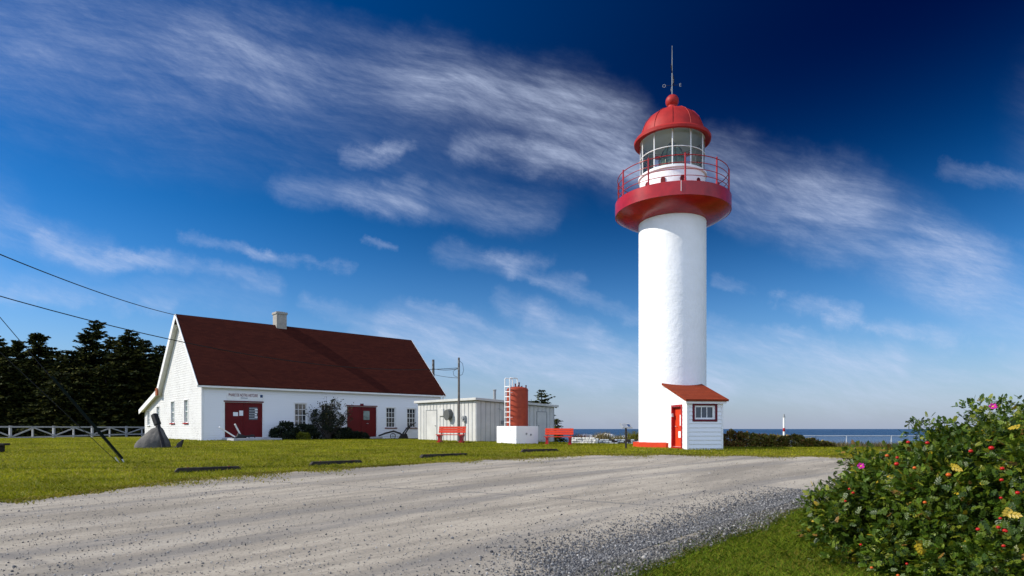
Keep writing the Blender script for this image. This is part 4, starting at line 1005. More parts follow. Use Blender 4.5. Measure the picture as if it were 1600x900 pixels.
mb = MB(); mb.lathe([(.087, h_ - 1.15), (.093, h_ - 1.14), (.093, h_ - .88), (.087, h_ - .87)], 16); mb.build('red_band', MT['red'], bc, smooth=40)
mb = MB(); mb.tube([(0, 0, h_), (0, 0, h_ + .05)], .11, 14); mb.tube([(0, 0, h_ + .05), (0, 0, h_ + .25)], [.07, .05], 12); mb.build('lamp_head', MT['metal_grey'], bc, smooth=40)

# ------------------------------------------------------------------ low walls and rocks between bench and tower
q0, q1, q2 = AT(889, 692, 39.5), AT(934, 692, 39.0), AT(1004, 692, 38.2)
def lowwall(name, a, b, h, m, label, stones=0, th=.5):
    t = thing(name, (a.x, a.y, gz(a.x, a.y)), math.atan2(b.y - a.y, b.x - a.x), label, 'wall'); ln = (b.xy - a.xy).length; mb = MB()
    if stones:
        mb.obox((0, .04, -.2), (ln, 0, 0), (0, th - .08, 0), (0, 0, h + .10)); r = random.Random(5)
        for row in range(3):
            x = r.random() * .1
            while x < ln - .2:
                w = r.uniform(.16, .34); hh = h / 3; mb.box((x + w / 2, .02 + r.uniform(-.03, .03), row * hh + hh / 2 - .02), (w * .9, .14, hh * .86), r.uniform(-.1, .1), r.choice((0, 1, 1, 2))); x += w
        mb.build('masonry', m, t, bevel=.02)
    else:
        mb.obox((0, 0, -.2), (ln, 0, 0), (0, th, 0), (0, 0, h + .2)); mb.build('block', m, t, bevel=.03)
    return t
lowwall('low_wall', q0, q1, .40, [MT['white_rock']] * 3, 'low whitewashed rubble wall between the right bench and the stone wall', 1)
MT['blue_stone'] = simple('blue_grey_stone', (0.24, 0.29, 0.36), (0.16, 0.19, 0.24), 4, 0.7, 12, .3)
MT['pale_stone'] = simple('pale_stone', (0.50, 0.53, 0.58), (0.40, 0.43, 0.48), 4, 0.7, 12, .3)
lowwall('stone_wall', q1 + Vector((.05, 0, 0)), q2, .30, [MT['blue_stone'], MT['pale_stone'], MT['darkwood']], 'low rubble wall of blue and pale stones left of the lighthouse', 1)
def rock(name, loc, dims, m, label, cat='rock', group=None, seed=0, shape=None, sub=3):
    import bmesh
    r = np.random.default_rng(seed); bm = bmesh.new(); bmesh.ops.create_icosphere(bm, subdivisions=sub, radius=1)
    dirs = r.normal(size=(10, 3)); dirs /= np.linalg.norm(dirs, axis=1)[:, None]; ds = r.uniform(.62, .95, 10)
    for v in bm.verts:
        c = np.array(v.co)
        if shape: c = shape(c)
        for d, k in zip(dirs, ds):
            e_ = c @ d - k
            if e_ > 0: c = c - d * e_ * .85
        v.co = c * np.array(dims)
    me = bpy.data.meshes.new(name); bm.to_mesh(me); bm.free(); me.materials.append(m)
    me.polygons.foreach_set('use_smooth', [True] * len(me.polygons)); me.set_sharp_from_angle(angle=R(32))
    o = bpy.data.objects.new(name, me); COL.objects.link(o); o.location = loc; ROOT[o.name] = Matrix.Translation(Vector(loc))
    return tag(o, label, cat, group)
for i, (px, py, Y, w, h, lb) in enumerate(((913, 686, 42, .9, .45, 'rounded white rock above the whitewashed wall'), (946, 685, 43, 1.0, .5, 'largest white rock behind the stone wall'),
        (966, 686, 42, .55, .35, 'small white rock behind the stone wall'), (984, 685, 42, .8, .5, 'white rock nearest the information panel'), (899, 687, 43, .5, .35, 'small white rock beside the red bench'))):
    q = AT(px, py, Y); rock('white_rock', (q.x, Y, gz(q.x, Y) + h * .35), (w, w * .7, h), MT['white_rock'], lb, 'rock', 'white rocks by the shore', 20 + i, None, 2)

# ------------------------------------------------------------------ boulder and anchor
bo = G(233, 700)
def boulder():
    r = np.random.default_rng(3); mb = MB(); lv = [(-.25, .74), (.05, .76), (.22, .73), (.40, .62), (.58, .49), (.75, .37), (.90, .27), (.98, .16)]; n = 22; ang = r.normal(size=n) * .05
    ph = r.uniform(0, 6, 4)
    for z, q in lv:
        for k in range(n):
            a = 2 * math.pi * k / n; w = 1 + .09 * math.sin(2 * a + ph[0]) + .07 * math.sin(3 * a + ph[1] + z * 2) + .04 * math.sin(7 * a + ph[2] + 5 * z) + r.normal() * .018
            mb.v.append((q * w * math.cos(a) + .30 * max(0, z) ** 1.2, q * w * .8 * math.sin(a), z + .03 * math.sin(a * 2 + ph[3])))
    for i in range(len(lv) - 1):
        for k in range(n): mb.f.append((i * n + k, i * n + (k + 1) % n, (i + 1) * n + (k + 1) % n, (i + 1) * n + k)); mb.m.append(0)
    mb.f.append(tuple((len(lv) - 1) * n + k for k in range(n))); mb.m.append(0)
    o = mb.build('boulder', MT['rock'], smooth=24); o.location = (bo.x - .04, bo.y + .3, bo.z); ss = o.modifiers.new('round', 'SUBSURF'); ss.levels = 1; ss.render_levels = 1
    tag(o, 'large grey boulder with the iron anchor leaning on it', 'boulder')
boulder()
an = thing('anchor', tuple(G(257, 700)), 0, 'old black iron anchor leaning against the grey boulder', 'anchor')
k_ = bo.y / F
tp = Vector(((236 - 257) * k_, .35, (700 - 650) * k_)); 
mb = MB(); mb.bar((0.03, -.12, -.15), tp * .72, .17, .20); mb.bar(tp * .72, tp * 1.06 + Vector((-.03, 0, 0)), .24, .24); mb.build('shank', MT['iron'], an, bevel=.03)
mb = MB(); mb.tube([tp * 1.02 + Vector((.09 * math.cos(a) , .02, .09 * math.sin(a))) for a in np.linspace(0, 2 * math.pi, 17)], .025, 8, cap=False); mb.build('ring', MT['iron'], an, smooth=50)
mb = MB(); mb.tube([(0.02, -.1, -.06), (.25, -.08, -.08), (.5, -.06, -.03), (.72, -.05, .10)], [.09, .08, .07, .05], 10); mb.build('arm', MT['iron'], an, smooth=50)
mb = MB(); mb.prism([(.54, -.10, -.02), (.80, -.10, -.02), (.92, -.10, .36), (.88, -.10, .40), (.62, -.10, .20)], (0, .10, 0)); mb.build('fluke', MT['iron'], an, bevel=.02)

# parking timbers
tim = [((270, 739), (381, 733), 'dark parking timber nearest the boulder, leftmost of four'), ((483, 728), (570, 723), 'dark parking timber in front of the dark shrub and the house'),
       ((657, 716), (734, 711), 'dark parking timber in front of the left red bench'), ((814, 707), (875, 705), 'dark parking timber in front of the right red bench')]
for (a, b, lb) in tim:
    A, B = G(*a), G(*b); d = (B - A); ln = d.length
    t = thing('parking_timber', tuple(A), math.atan2(d.y, d.x), lb, 'parking stop', 'parking timbers along the lawn edge')
    mb = MB(); sec = [(0, 0, 0), (ln, 0, 0), (ln - .14, 0, .15), (.14, 0, .15)]
    mb.prism([Vector(p) + up * (-.02) for p in sec], (0, .17, 0)); mb.build('beam', MT['darkwood'], t, bevel=.01)
    for x in (.4, ln - .4): mb = MB(); mb.tube([(x, .085, .12), (x, .085, .145)], .03, 10); mb.build('bolt', MT['rust'], t)
# low dark bench cut by the left edge
q = G(2, 707); t = thing('low_bench', (q.x - .55, q.y, q.z), R(4), 'low dark plank bench at the far left edge of the lawn', 'bench')
mb = MB(); mb.box((0, 0, .34), (1.5, .38, .09)); mb.build('seat', MT['darkwood'], t, bevel=.01)
for x in (-.5, .5): mb = MB(); mb.box((x, 0, .14), (.12, .32, .32)); mb.build('leg', MT['darkwood'], t, bevel=.01)

# ploughs by the house
H2W = lambda x, y, z=0: ROOT[house.name] @ Vector((x, y, z))
q = H2W(fs(350) - .15, -1.35); pw = thing('plough', (q.x, q.y, HZ - .02), HRZ, 'old plough with two white wooden handles at the house corner', 'plough')
kk = 38 / F
mb = MB(); mb.bar((.35, 0, .22), (-.55, -.05, .80), .09, .07); mb.bar((.75, .1, .22), (.30, -.1, .98), .08, .07); mb.build('handle', MT['trim'], pw, bevel=.01)
mb = MB(); mb.bar((.2, 0, .15), (1.5, .1, .30), .09, .10); mb.prism([(.3, -.1, -.02), (1.0, -.1, -.02), (.95, -.1, .28), (.5, -.1, .42)], (0, .12, .02)); mb.tube([(1.35 + .17 * math.cos(a), .1, .17 + .17 * math.sin(a)) for a in np.linspace(0, 2 * math.pi, 21)], .025, 8); mb.build('share', MT['iron'], pw, bevel=.008)
q = H2W(fs(612), -.75); pw = thing('plough', (q.x, q.y, HZ - .04), HRZ, 'black iron plough resting under the right house windows', 'plough')
mb = MB(); mb.tube([(.55, 0, .22), (1.0, .1, .75), (1.45, .2, 1.08), (1.7, .2, 1.17)], [.05, .045, .04, .035], 8); mb.tube([(.5, .25, .2), (.95, .4, .65), (1.35, .5, .95)], [.05, .045, .035], 8); mb.build('handle', MT['iron'], pw, smooth=50)
mb = MB(); mb.tube([(-1.5, 0, .22), (-.9, 0, .42), (-.3, 0, .55), (.2, 0, .4), (.55, .05, .22)], [.05, .06, .065, .065, .06], 8); mb.build('beam', MT['iron'], pw, smooth=50)
mb = MB(); mb.prism([(.1, -.1, -.02), (.9, -.1, -.02), (.75, -.1, .36), (.3, -.1, .30)], (0, .14, .03)); mb.build('share', MT['iron'], pw, bevel=.01)
mb = MB(); mb.tube([(-.35 + .2 * math.cos(a), 0, .2 + .2 * math.sin(a)) for a in np.linspace(0, 2 * math.pi, 25)], .025, 8); mb.bar((-.35, 0, .02), (-.35, 0, .38), .02, .02); mb.bar((-.53, 0, .2), (-.17, 0, .2), .02, .02); mb.build('wheel', MT['iron'], pw, smooth=50)

# ------------------------------------------------------------------ foliage builders
def unit(a): return a / np.maximum(np.linalg.norm(a, axis=-1, keepdims=True), 1e-9)
def frames(fwd, nrm):
    """rows -> rotation matrices with local y = fwd, local z = nrm"""
    y = unit(fwd); x = unit(np.cross(y, nrm)); z = np.cross(x, y); return np.stack([x, y, z], axis=2)
def scatter(tv, tf, pos, rot, scl):
    n = len(pos); V = np.einsum('nij,kj->nki', rot, tv) * scl[:, None, None] + pos[:, None, :]
    Fq = tf[None] + (np.arange(n) * len(tv))[:, None, None]
    return V.reshape(-1, 3), Fq.reshape(-1, tf.shape[1])
def leaflet(l, w, o, ang, lift=.12):
    c, s = math.cos(ang), math.sin(ang)
    pts = [(0, 0, 0), (-w * .75, l * .30, lift * w), (-w * .8, l * .66, lift * w), (0, l, -.1 * l), (w * .8, l * .66, lift * w), (w * .75, l * .30, lift * w)]
    return [(o[0] + x * c + y * s, o[1] - x * s + y * c, o[2] + z) for x, y, z in pts]
def rose_leaf():
    v = []; f = []
    spec = [(.0, .0, 1.0, 0)] ; 
    L_ = [(.42, -1.0, 1), (.42, 1.0, 1), (.70, -.85, 1), (.70, .85, 1), (.95, -.7, 1), (.95, .7, 1), (1.05, 0, 1.1)]
    for y, a, k in L_:
        b = len(v); v += leaflet(.46 * k, .165 * k, (0, y, .05 * math.sin(y * 3)), a * 1.0); f += [(b, b + 1, b + 2, b + 3), (b, b + 3, b + 4, b + 5)]
    b = len(v); v += [(-.012, 0, 0), (.012, 0, 0), (.012, 1.05, .0), (-.012, 1.05, .0)]; f.append((b, b + 1, b + 2, b + 3))
    return np.array(v), np.array(f)
def simple_leaf():
    return np.array(leaflet(1.0, .32, (0, 0, 0), 0)), np.array([(0, 1, 2, 3), (0, 3, 4, 5)])
def tri_leaf():
    return np.array([(-.28, 0, 0), (.28, 0, 0), (.20, .6, .08), (0, 1, -.05), (-.2, .6, .08)]), np.array([(0, 1, 2, 3, 4)])

def clump_bush(root, centre, radii, nclump, per, tmpl, size, cr, palette, mats, weights, seed, upper=-.25, stems=10, stem_mat=None, flop=.5, stretch=1.0):
    r = np.random.default_rng(seed); c = np.array(centre); rad = np.array(radii)
    d = unit(r.normal(size=(nclump * 3, 3))); d = d[d[:, 2] > upper][:nclump]
    cc = c + d * rad * r.uniform(.78, .97, (len(d), 1)); rr = cr * r.uniform(.6, 1.25, len(d))
    idx = np.repeat(np.arange(len(d)), per); n = len(idx)
    od = unit(r.normal(size=(n, 3)) + d[idx] * .9 + np.array([0, 0, .35]))
    pos = cc[idx] + od * rr[idx][:, None] * r.uniform(.35, 1.05, (n, 1)) * np.array([1, 1, stretch])
    fwd = unit(od + r.normal(size=(n, 3)) * flop); nrm = unit(od * .6 + np.array([0, 0, .9]) + r.normal(size=(n, 3)) * .45)
    tv, tf = tmpl
    V, Fq = scatter(tv, tf, pos, frames(fwd, nrm), size * r.uniform(.7, 1.25, n))
    cm = np.array(palette); ci = r.choice(len(cm), n, p=weights); tone = cm[ci] * r.uniform(.7, 1.3, (n, 1))
    ct = np.array(r.uniform(.8, 1.2, len(d)))[idx][:, None]
    o = bulk('foliage', V, Fq, mats, root, col=np.repeat(tone * ct, len(tv), axis=0), world=True)
    if stems:
        mb = MB()
        for k in range(stems):
            e_ = cc[k % len(cc)]; b_ = np.array([c[0] + r.normal() * rad[0] * .18, c[1] + r.normal() * rad[1] * .18, c[2] - .15])
            m_ = (b_ + e_) / 2 + r.normal(size=3) * .08 * rad + np.array([0, 0, .15 * rad[2]])
            w_ = max(.008, .018 * rad[2]); mb.tube([b_, m_, e_], [w_ * 1.3, w_, w_ * .5], 6)
        mb.build('branches', stem_mat or MT['bark'], root, world=True)
    return cc, d, rr

MT['leaf'] = leafmat('rose_leaves', (1, 1, 1), .30, .40, .30, (1.0, 1.0, .4))
MT['needle'] = leafmat('conifer_needles', (1, 1, 1), .08, .7, .06)
MT['blade'] = leafmat('grass_blades', (1, 1, 1), .35, .6, .08)

# spruce generator
def spruce(root, h, rb, seed, lean=0.0, sparse=0.0, ragged=.25, tone=1.0, base=0.06):
    r = np.random.default_rng(seed); P_, Fw, Nn, Sc = [], [], [], []
    nw = int(h * 4.6) if h > 6 else int(h * 6); mbt = MB()
    mbt.tube([(0, 0, -.3), (lean * .3, 0, h * .5), (lean, 0, h)], [h * .020, h * .013, .02], 8)
    for i in range(nw):
        t = base + (1 - base) * (i + r.random()) / nw; z = h * t
        L0 = rb * 1.15 * (1 - t) ** .68 * (.82 + .35 * math.sin(t * 23 + seed) ** 2) + .22
        nb = r.integers(7, 11)
        for k in range(nb):
            if r.random() < sparse: continue
            a = r.random() * 2 * math.pi; Lb = L0 * r.uniform(1 - ragged * 1.6, 1 + ragged)
            wind = 1 + .45 * math.cos(a) * (1 if lean > 0 else -1) * min(1, abs(lean)); Lb *= max(.3, wind)
            d = np.array([math.cos(a), math.sin(a), 0]); rise = .55 * (t - .45) + r.normal() * .08
            ns = max(4, int(Lb * 9)); s = (np.arange(ns) + r.random(ns)) / ns * .92 + .08
            pts = np.array([lean * t * t, 0, z])[None] + d[None] * (s * Lb)[:, None] + np.array([0, 0, 1])[None] * (rise * s * Lb - .16 * Lb * s * s + .10 * Lb * s ** 3)[:, None]
            for side in (-1, 1, 0):
                sw = np.array([-d[1], d[0], 0]) * side
                f_ = unit(d[None] * (.75 if side else 1.0) + sw[None] * .75 + np.array([0, 0, 1])[None] * (r.normal(size=(ns, 1)) * .28 - .05))
                P_.append(pts); Fw.append(f_); Nn.append(np.tile([0, 0, 1.0], (ns, 1)) + r.normal(size=(ns, 3)) * .5); Sc.append(np.clip(.20 + .32 * (1 - s) * Lb * .5, .16, .5) * r.uniform(.8, 1.5, ns) * (1.25 if h > 6 else .8))
            if Lb > .8 and r.random() < .3: mbt.tube([(lean * t * t, 0, z), pts[-1]], [.03, .008], 4, cap=False)
    # leader
    for k in range(26):
        z = h - .9 + .038 * k; a = r.random() * 6.28
        P_.append(np.array([[lean, 0, z]])); Fw.append(unit(np.array([[math.cos(a), math.sin(a), .9]]))); Nn.append(np.array([[0, 0, 1.0]])); Sc.append(np.array([.36 - .008 * k]) * (1 if h > 6 else .6))
    P_, Fw, Nn, Sc = map(np.concatenate, (P_, Fw, Nn, Sc)); n = len(P_)
    tv = np.array([(-.16, .1, 0), (0, -.05, .03), (.16, .1, 0), (.20, .55, -.02), (0, 1, -.05), (-.20, .55, -.02)]); tf = np.array([(0, 1, 4, 5), (1, 2, 3, 4)])
    V, Fq = scatter(tv, tf, P_, frames(Fw, Nn), Sc)
    cm = np.array([(.024, .032, .010), (.048, .054, .013), (.11, .105, .022), (.016, .022, .010)]) * tone  # the palest olive tone stands for sunlit needles, strewn at random
    col = cm[r.choice(4, n, p=[.32, .28, .18, .22])] * r.uniform(.7, 1.35, (n, 1))
    mbt.build('trunk', MT['bark'], root)
    bulk('crown', V, Fq, MT['needle'], root, col=np.repeat(col, len(tv), axis=0))

# left wood: each spruce a tree of its own
LT = [(-6, 527, 57, 2.4, 0, 'leftmost dark spruce, cut by the left edge'), (28, 533, 60, 2.3, 0, 'dark spruce second from the left edge'), (60, 521, 58, 2.6, 0, 'dark spruce with a sharp spire above the first fence bay'),
      (82, 545, 62, 2.6, 0, 'shorter dark spruce in the dip of the tree line'), (112, 548, 57, 2.7, 0, 'low bushy spruce below the windswept one'), (146, 503, 60, 2.7, 1.1, 'tallest, windswept spruce with ragged flat branches'),
      (176, 528, 64, 2.6, .4, 'dark spruce right behind the windswept one'), (202, 517, 59, 2.9, .3, 'broad tall spruce midway between windswept tree and house'), (228, 533, 62, 2.5, 0, 'dark spruce close to the house gable'),
      (250, 540, 66, 2.6, 0, 'thin spruce top peeping over the lean-to roof'), (14, 560, 54, 2.4, 0, 'low dark spruce at the left edge before the others'), (48, 572, 55, 2.4, 0, 'low dark spruce behind the first fence bay'),
      (95, 580, 54, 2.6, 0, 'low dark spruce behind the second fence bay'), (132, 575, 56, 2.6, 0, 'low dark spruce behind the third fence bay'), (165, 570, 57, 2.6, 0, 'low dark spruce behind the fourth fence bay'),
      (198, 575, 60, 2.6, 0, 'low dark spruce left of the boulder top'), (225, 580, 62, 2.3, 0, 'low dark spruce beside the lean-to corner'),
      (40, 560, 70, 3.4, 0, 'dark spruce in the back row on the left'), (120, 555, 71, 3.4, 0, 'dark spruce in the back row behind the windswept one'), (190, 548, 72, 3.4, 0, 'dark spruce in the back row near the house'), (240, 560, 74, 3.2, 0, 'dark spruce in the back row behind the lean-to')]
for i, (px, py, Y, rb, lean, lb) in enumerate(LT):
    q = AT(px, py, Y); g = gz(q.x, Y) - .1; t = thing('spruce_tree', (q.x - lean, Y, g), 0, lb, 'spruce tree', 'spruce trees behind the white fence')
    spruce(t, q.z - g, rb, 100 + i, lean, .22 if lean > 1 else .05, .45 if lean > 1 else .28)
for px, py, Y, rb, lb, sd in ((846, 611, 52, 1.5, 'small spruce rising behind the shed roof right of the tank', 71), (866, 655, 50, .75, 'stunted dark spruce at the right corner of the shed', 72), (829, 626, 53, 1.0, 'small spruce top just right of the red tank', 73)):
    q = AT(px, py, Y); g = gz(q.x, Y) - .1; t = thing('spruce_tree', (q.x - .2, Y, g), 0, lb, 'spruce tree', 'small spruces behind the shed'); spruce(t, q.z - g, rb, sd, .25, .15, .35, 1.25)

# shrubs by the house
def shrub_thing(px, y_off, label, cat, **kw):
    q = H2W(fs(px), y_off); t = thing(kw.pop('name', 'shrub'), (q.x, q.y, HZ - .05), 0, label, cat, kw.pop('group', None)); return t, q
t, q = shrub_thing(500, -1.1, 'tall loose dark shrub with bare twigs against the house wall', 'shrub', name='twiggy_shrub')
JP = [(.018, .026, .018), (.026, .034, .018), (.05, .055, .02)]
clump_bush(t, (q.x, q.y, .15), (1.15, .55, 1.35), 52, 55, simple_leaf(), .105, .20, JP, MT['needle'], [.5, .35, .15], 41, -.9, 44)
r = np.random.default_rng(5); mb = MB(); LV = []
for k in range(60):
    a = r.uniform(-2.0, 2.0) ; x = math.sin(a * .55) * r.uniform(.5, 2.3); zt = r.uniform(1.4, 2.95) * (1 - .16 * abs(x)); b_ = Vector((q.x + r.normal() * .12, q.y + r.normal() * .1, HZ))
    e_ = Vector((q.x + x, q.y + r.normal() * .35, HZ + zt)); m_ = b_.lerp(e_, .5) + Vector((x * .1, 0, .2)); mb.tube([b_, m_, e_], [.022, .014, .005], 5)
    for s in np.linspace(.5, 1, 16):
        p_ = m_.lerp(e_, s * 2 - 1) if s > .5 else m_; LV.append(tuple(p_ + Vector(r.normal(size=3) * .07)))
    for j in range(3):
        s = r.uniform(.3, .95); p_ = b_.lerp(e_, s) + Vector((x * .08, 0, .1)); f_ = p_ + Vector((r.normal() * .28, r.normal() * .2, r.uniform(.05, .4))); mb.tube([p_, f_], [.009, .003], 4)
        for w_ in range(7): LV.append(tuple(p_.lerp(f_, .3 + .7 * w_ / 6) + Vector(r.normal(size=3) * .06)))
mb.build('twigs', MT['bark'], t, world=True)
LV = np.array(LV); n = len(LV); tv, tf = simple_leaf(); V, Fq = scatter(tv, tf, LV, frames(unit(r.normal(size=(n, 3))), unit(r.normal(size=(n, 3)))), r.uniform(.06, .13, n))
bulk('sparse_leaves', V, Fq, MT['needle'], t, col=np.repeat(np.array([(.03, .035, .018), (.10, .085, .03), (.02, .028, .02)])[r.choice(3, n, p=[.5, .15, .35])], len(tv), axis=0), world=True)
for px, yo, rx, rz_, lb, sd in ((437, -.95, .8, .62, 'low spreading dark juniper right of the first red door', 51), (466, -.9, .85, .55, 'dark juniper mound under the first front window', 52), (522, -.9, .9, .42, 'dark ground-hugging juniper left of the second red door', 53), (548, -.85, .8, .20, 'flat dark juniper at the sill of the second red door', 54)):
    t, q = shrub_thing(px, yo, lb, 'shrub', name='juniper_shrub', group='dark junipers along the house wall')
    clump_bush(t, (q.x, q.y, HZ + rz_ * .5), (rx, .55, rz_), 40, 90, simple_leaf(), .12, .22, JP[:2] + [(.035, .042, .018)], MT['needle'], [.5, .35, .15], sd, -.4, 8)
t, q = shrub_thing(455, -1.9, 'small yellow-green shrub at the lawn edge by the doorstep', 'shrub', name='golden_shrub')
clump_bush(t, (q.x, q.y, HZ + .14), (.36, .3, .24), 26, 70, simple_leaf(), .075, .13, [(.16, .17, .012), (.11, .13, .012), (.22, .20, .02)], MT['leaf'], [.5, .3, .2], 61, -.3, 6)

# hedge right of the annex
HP = [(.17, .16, .024), (.25, .17, .035), (.28, .12, .04), (.10, .11, .02), (.36, .28, .06)]
for i, (px, top, Y, w, lb) in enumerate(((1146, 673, 33.5, .62, 'tall reddish hedge bush touching the annex corner'), (1166, 677, 33.8, .60, 'olive hedge bush second from the annex'), (1190, 680, 34, .62, 'olive-brown hedge bush left of the beacon post'),
      (1213, 682, 34.2, .60, 'brownish hedge bush just below the beacon post'), (1238, 681, 34, .62, 'broad olive hedge bush right of the beacon post'), (1262, 688, 34.4, .58, 'low dark hedge bush second from its right end'), (1284, 694, 34.6, .55, 'lowest hedge bush at the right end by the fence'))):
    q = AT(px, top, Y); g = gz(q.x, Y); hh = q.z - g; t = thing('hedge_bush', (q.x, Y, g), 0, lb, 'bush', 'hedge bushes along the shore')
    pw_ = [.34, .26, .12, .2, .08] if i else [.15, .25, .4, .12, .08]
    clump_bush(t, (q.x, Y, g + hh * .42), (w, .55, hh * .52), 46, 60, simple_leaf(), .105, .16, HP, MT['leaf'], pw_, 200 + i, -.6, 8)
# dry tufts
def tufts(root, pts, n, h, cols, seed, spread=.3, w=.012, world=True, name='blades'):
    r = np.random.default_rng(seed); pts = np.array(pts); b = pts[r.integers(0, len(pts), n)] + np.c_[r.normal(size=(n, 2)) * spread, np.zeros(n)]
    d = np.c_[r.normal(size=(n, 2)) * .35, np.ones(n)]; hh = h * r.uniform(.45, 1.15, n)
    s = unit(np.c_[r.normal(size=(n, 2)), np.zeros(n)]) * w; tip = b + d * hh[:, None]; mid = b + d * hh[:, None] * [.35, .35, .55]
    V = np.stack([b - s, b + s, mid + s * .8, tip, mid - s * .8], 1).reshape(-1, 3); Fq = np.arange(n * 5).reshape(n, 5)
    c = np.array(cols)[r.integers(0, len(cols), n)] * r.uniform(.75, 1.25, (n, 1))
    return bulk(name, V, Fq, MT['blade'], root, col=np.repeat(c, 5, axis=0), world=world and root is not None)
for i, (px, Y, h, lb, cs) in enumerate(((907, 41, .60, 'rusty dry weed beside the red bench', [(.20, .10, .05), (.16, .09, .05)]), (927, 42, .55, 'straw-coloured grass tuft on the white wall', [(.32, .26, .14), (.25, .2, .1)]), (942, 41.5, .72, 'tall dry grass tuft among the white rocks', [(.32, .25, .14), (.2, .17, .08)]),
      (966, 41, .52, 'dry grass tuft behind the stone wall', [(.30, .25, .13), (.16, .15, .05)]), (990, 40, .85, 'yellow-green weed beside the lighthouse foot', [(.20, .19, .02), (.14, .14, .02)]))):
    q = AT(px, 690, Y); g = gz(q.x, Y); t = tufts(None, [(q.x, Y, g)], 420, h, cs, 300 + i, .28, .012, name='grass_tuft'); tag(t, lb, 'grass tuft', 'tufts among the white rocks')
r = np.random.default_rng(8); sp = [(x, y, gz(x, y)) for x, y in zip(r.uniform(9, 40, 500), r.uniform(39, 47, 500))]
tag(tufts(None, sp, 9000, .55, [(.16, .12, .05), (.10, .09, .03), (.20, .16, .08)], 9, .2, .015, name='dry_grass'), 'dry brown grass along the shore fence', None, None, 'stuff')

# ------------------------------------------------------------------ rose bush in the foreground
rb_ = thing('rose_bush', (7.15, 7.5, -1.6), 0, 'large rose bush with red hips and yellowing leaves filling the right foreground', 'rose bush')
RC = (7.15, 7.5, -1.55); RR = (3.35, 2.9, 1.81)
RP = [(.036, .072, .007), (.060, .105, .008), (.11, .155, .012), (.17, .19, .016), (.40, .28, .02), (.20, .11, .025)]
cc, dirs_, rr_ = clump_bush(rb_, RC, RR, 400, 150, rose_leaf(), .066, .29, RP, MT['leaf'], [.30, .34, .22, .11, .012, .018], 77, -.05, 60, flop=.8)
r = np.random.default_rng(78)
# dense inner leaves that close the gaps
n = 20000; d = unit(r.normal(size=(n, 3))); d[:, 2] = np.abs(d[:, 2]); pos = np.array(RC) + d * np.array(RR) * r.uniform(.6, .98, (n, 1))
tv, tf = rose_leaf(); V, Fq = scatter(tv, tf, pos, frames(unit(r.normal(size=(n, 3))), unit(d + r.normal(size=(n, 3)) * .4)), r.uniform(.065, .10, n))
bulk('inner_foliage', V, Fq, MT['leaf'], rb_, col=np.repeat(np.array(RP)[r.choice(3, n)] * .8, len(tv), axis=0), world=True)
def bush_point(px, py, push=0.0):
    """first point of the leaf shell along a direction"""
    u = np.array([(px - 800) / F, 1.0, (670 - py) / F]); best = None
    for Y in np.arange(3.5, 11, .03):
        p_ = u * Y; k = (p_ - np.array(RC)) / (np.array(RR) + .26)
        if k @ k < 1: best = p_; break
    if best is None: best = u * 7.4
    return Vector(best - u / np.linalg.norm(u) * push)
MT['hip'] = simple('rose_hip_skin', (0.40, 0.010, 0.008), (0.30, 0.012, 0.006), 30, 0.3, 30, 0)
MT['hip_orange'] = simple('orange_hip_skin', (0.50, 0.10, 0.012), (0.4, 0.07, 0.01), 30, 0.3, 30, 0)
MT['petal'] = simple('pink_petal', (0.42, 0.012, 0.24), (0.34, 0.010, 0.18), 20, 0.6, 30, 0)
MT['stamen'] = simple('yellow_stamen', (0.6, 0.4, 0.03), (0.5, 0.3, 0.02), 20, 0.6, 30, 0)
MT['sepal'] = simple('green_sepal', (0.06, 0.09, 0.02), (0.05, 0.07, 0.015), 20, 0.6, 30, 0)
hips = [(1327, 764, 0), (1321, 783, 0), (1419, 691, 0), (1449, 692, 0), (1386, 712, 1), (1402, 715, 0), (1401, 725, 0), (1429, 731, 1), (1549, 700, 0), (1517, 705, 0), (1565, 750, 0), (1566, 732, 0), (1563, 810, 0), (1570, 829, 0), (1560, 824, 0), (1568, 853, 0), (1417, 881, 0), (1345, 851, 0), (1362, 887, 1), (1445, 785, 1), (1572, 830, 0), (1528, 827, 0), (1333, 770, 0), (1590, 770, 0), (1403, 899, 1), (1564, 778, 0), (1482, 742, 1)]
sph = MB()
for (px, py, o_) in hips:
    c = bush_point(px, py, .0 + .08 * random.random()); rr = .022 if py < 760 else .017; rr *= random.uniform(.8, 1.2)
    mb = MB(); mb.lathe([(max(.0005, rr * math.cos(a)), rr * .82 * math.sin(a)) for a in np.linspace(-math.pi / 2, math.pi / 2, 9)], 14, c)
    hp = mb.build('rose_hip', MT['hip_orange'] if o_ else MT['hip'], rb_, smooth=60, world=True)
    mb = MB()
    for k in range(5):
        a = k * 1.257; b_ = c + Vector((.004 * math.cos(a), .004 * math.sin(a), -rr * .8)); mb.add([b_ + Vector((-.003 * math.sin(a), .003 * math.cos(a), 0)), b_ + Vector((.003 * math.sin(a), -.003 * math.cos(a), 0)), b_ + Vector((.014 * math.cos(a), .014 * math.sin(a), -.016))], [(0, 1, 2)])
    mb.build('sepal', MT['sepal'], hp, world=True)
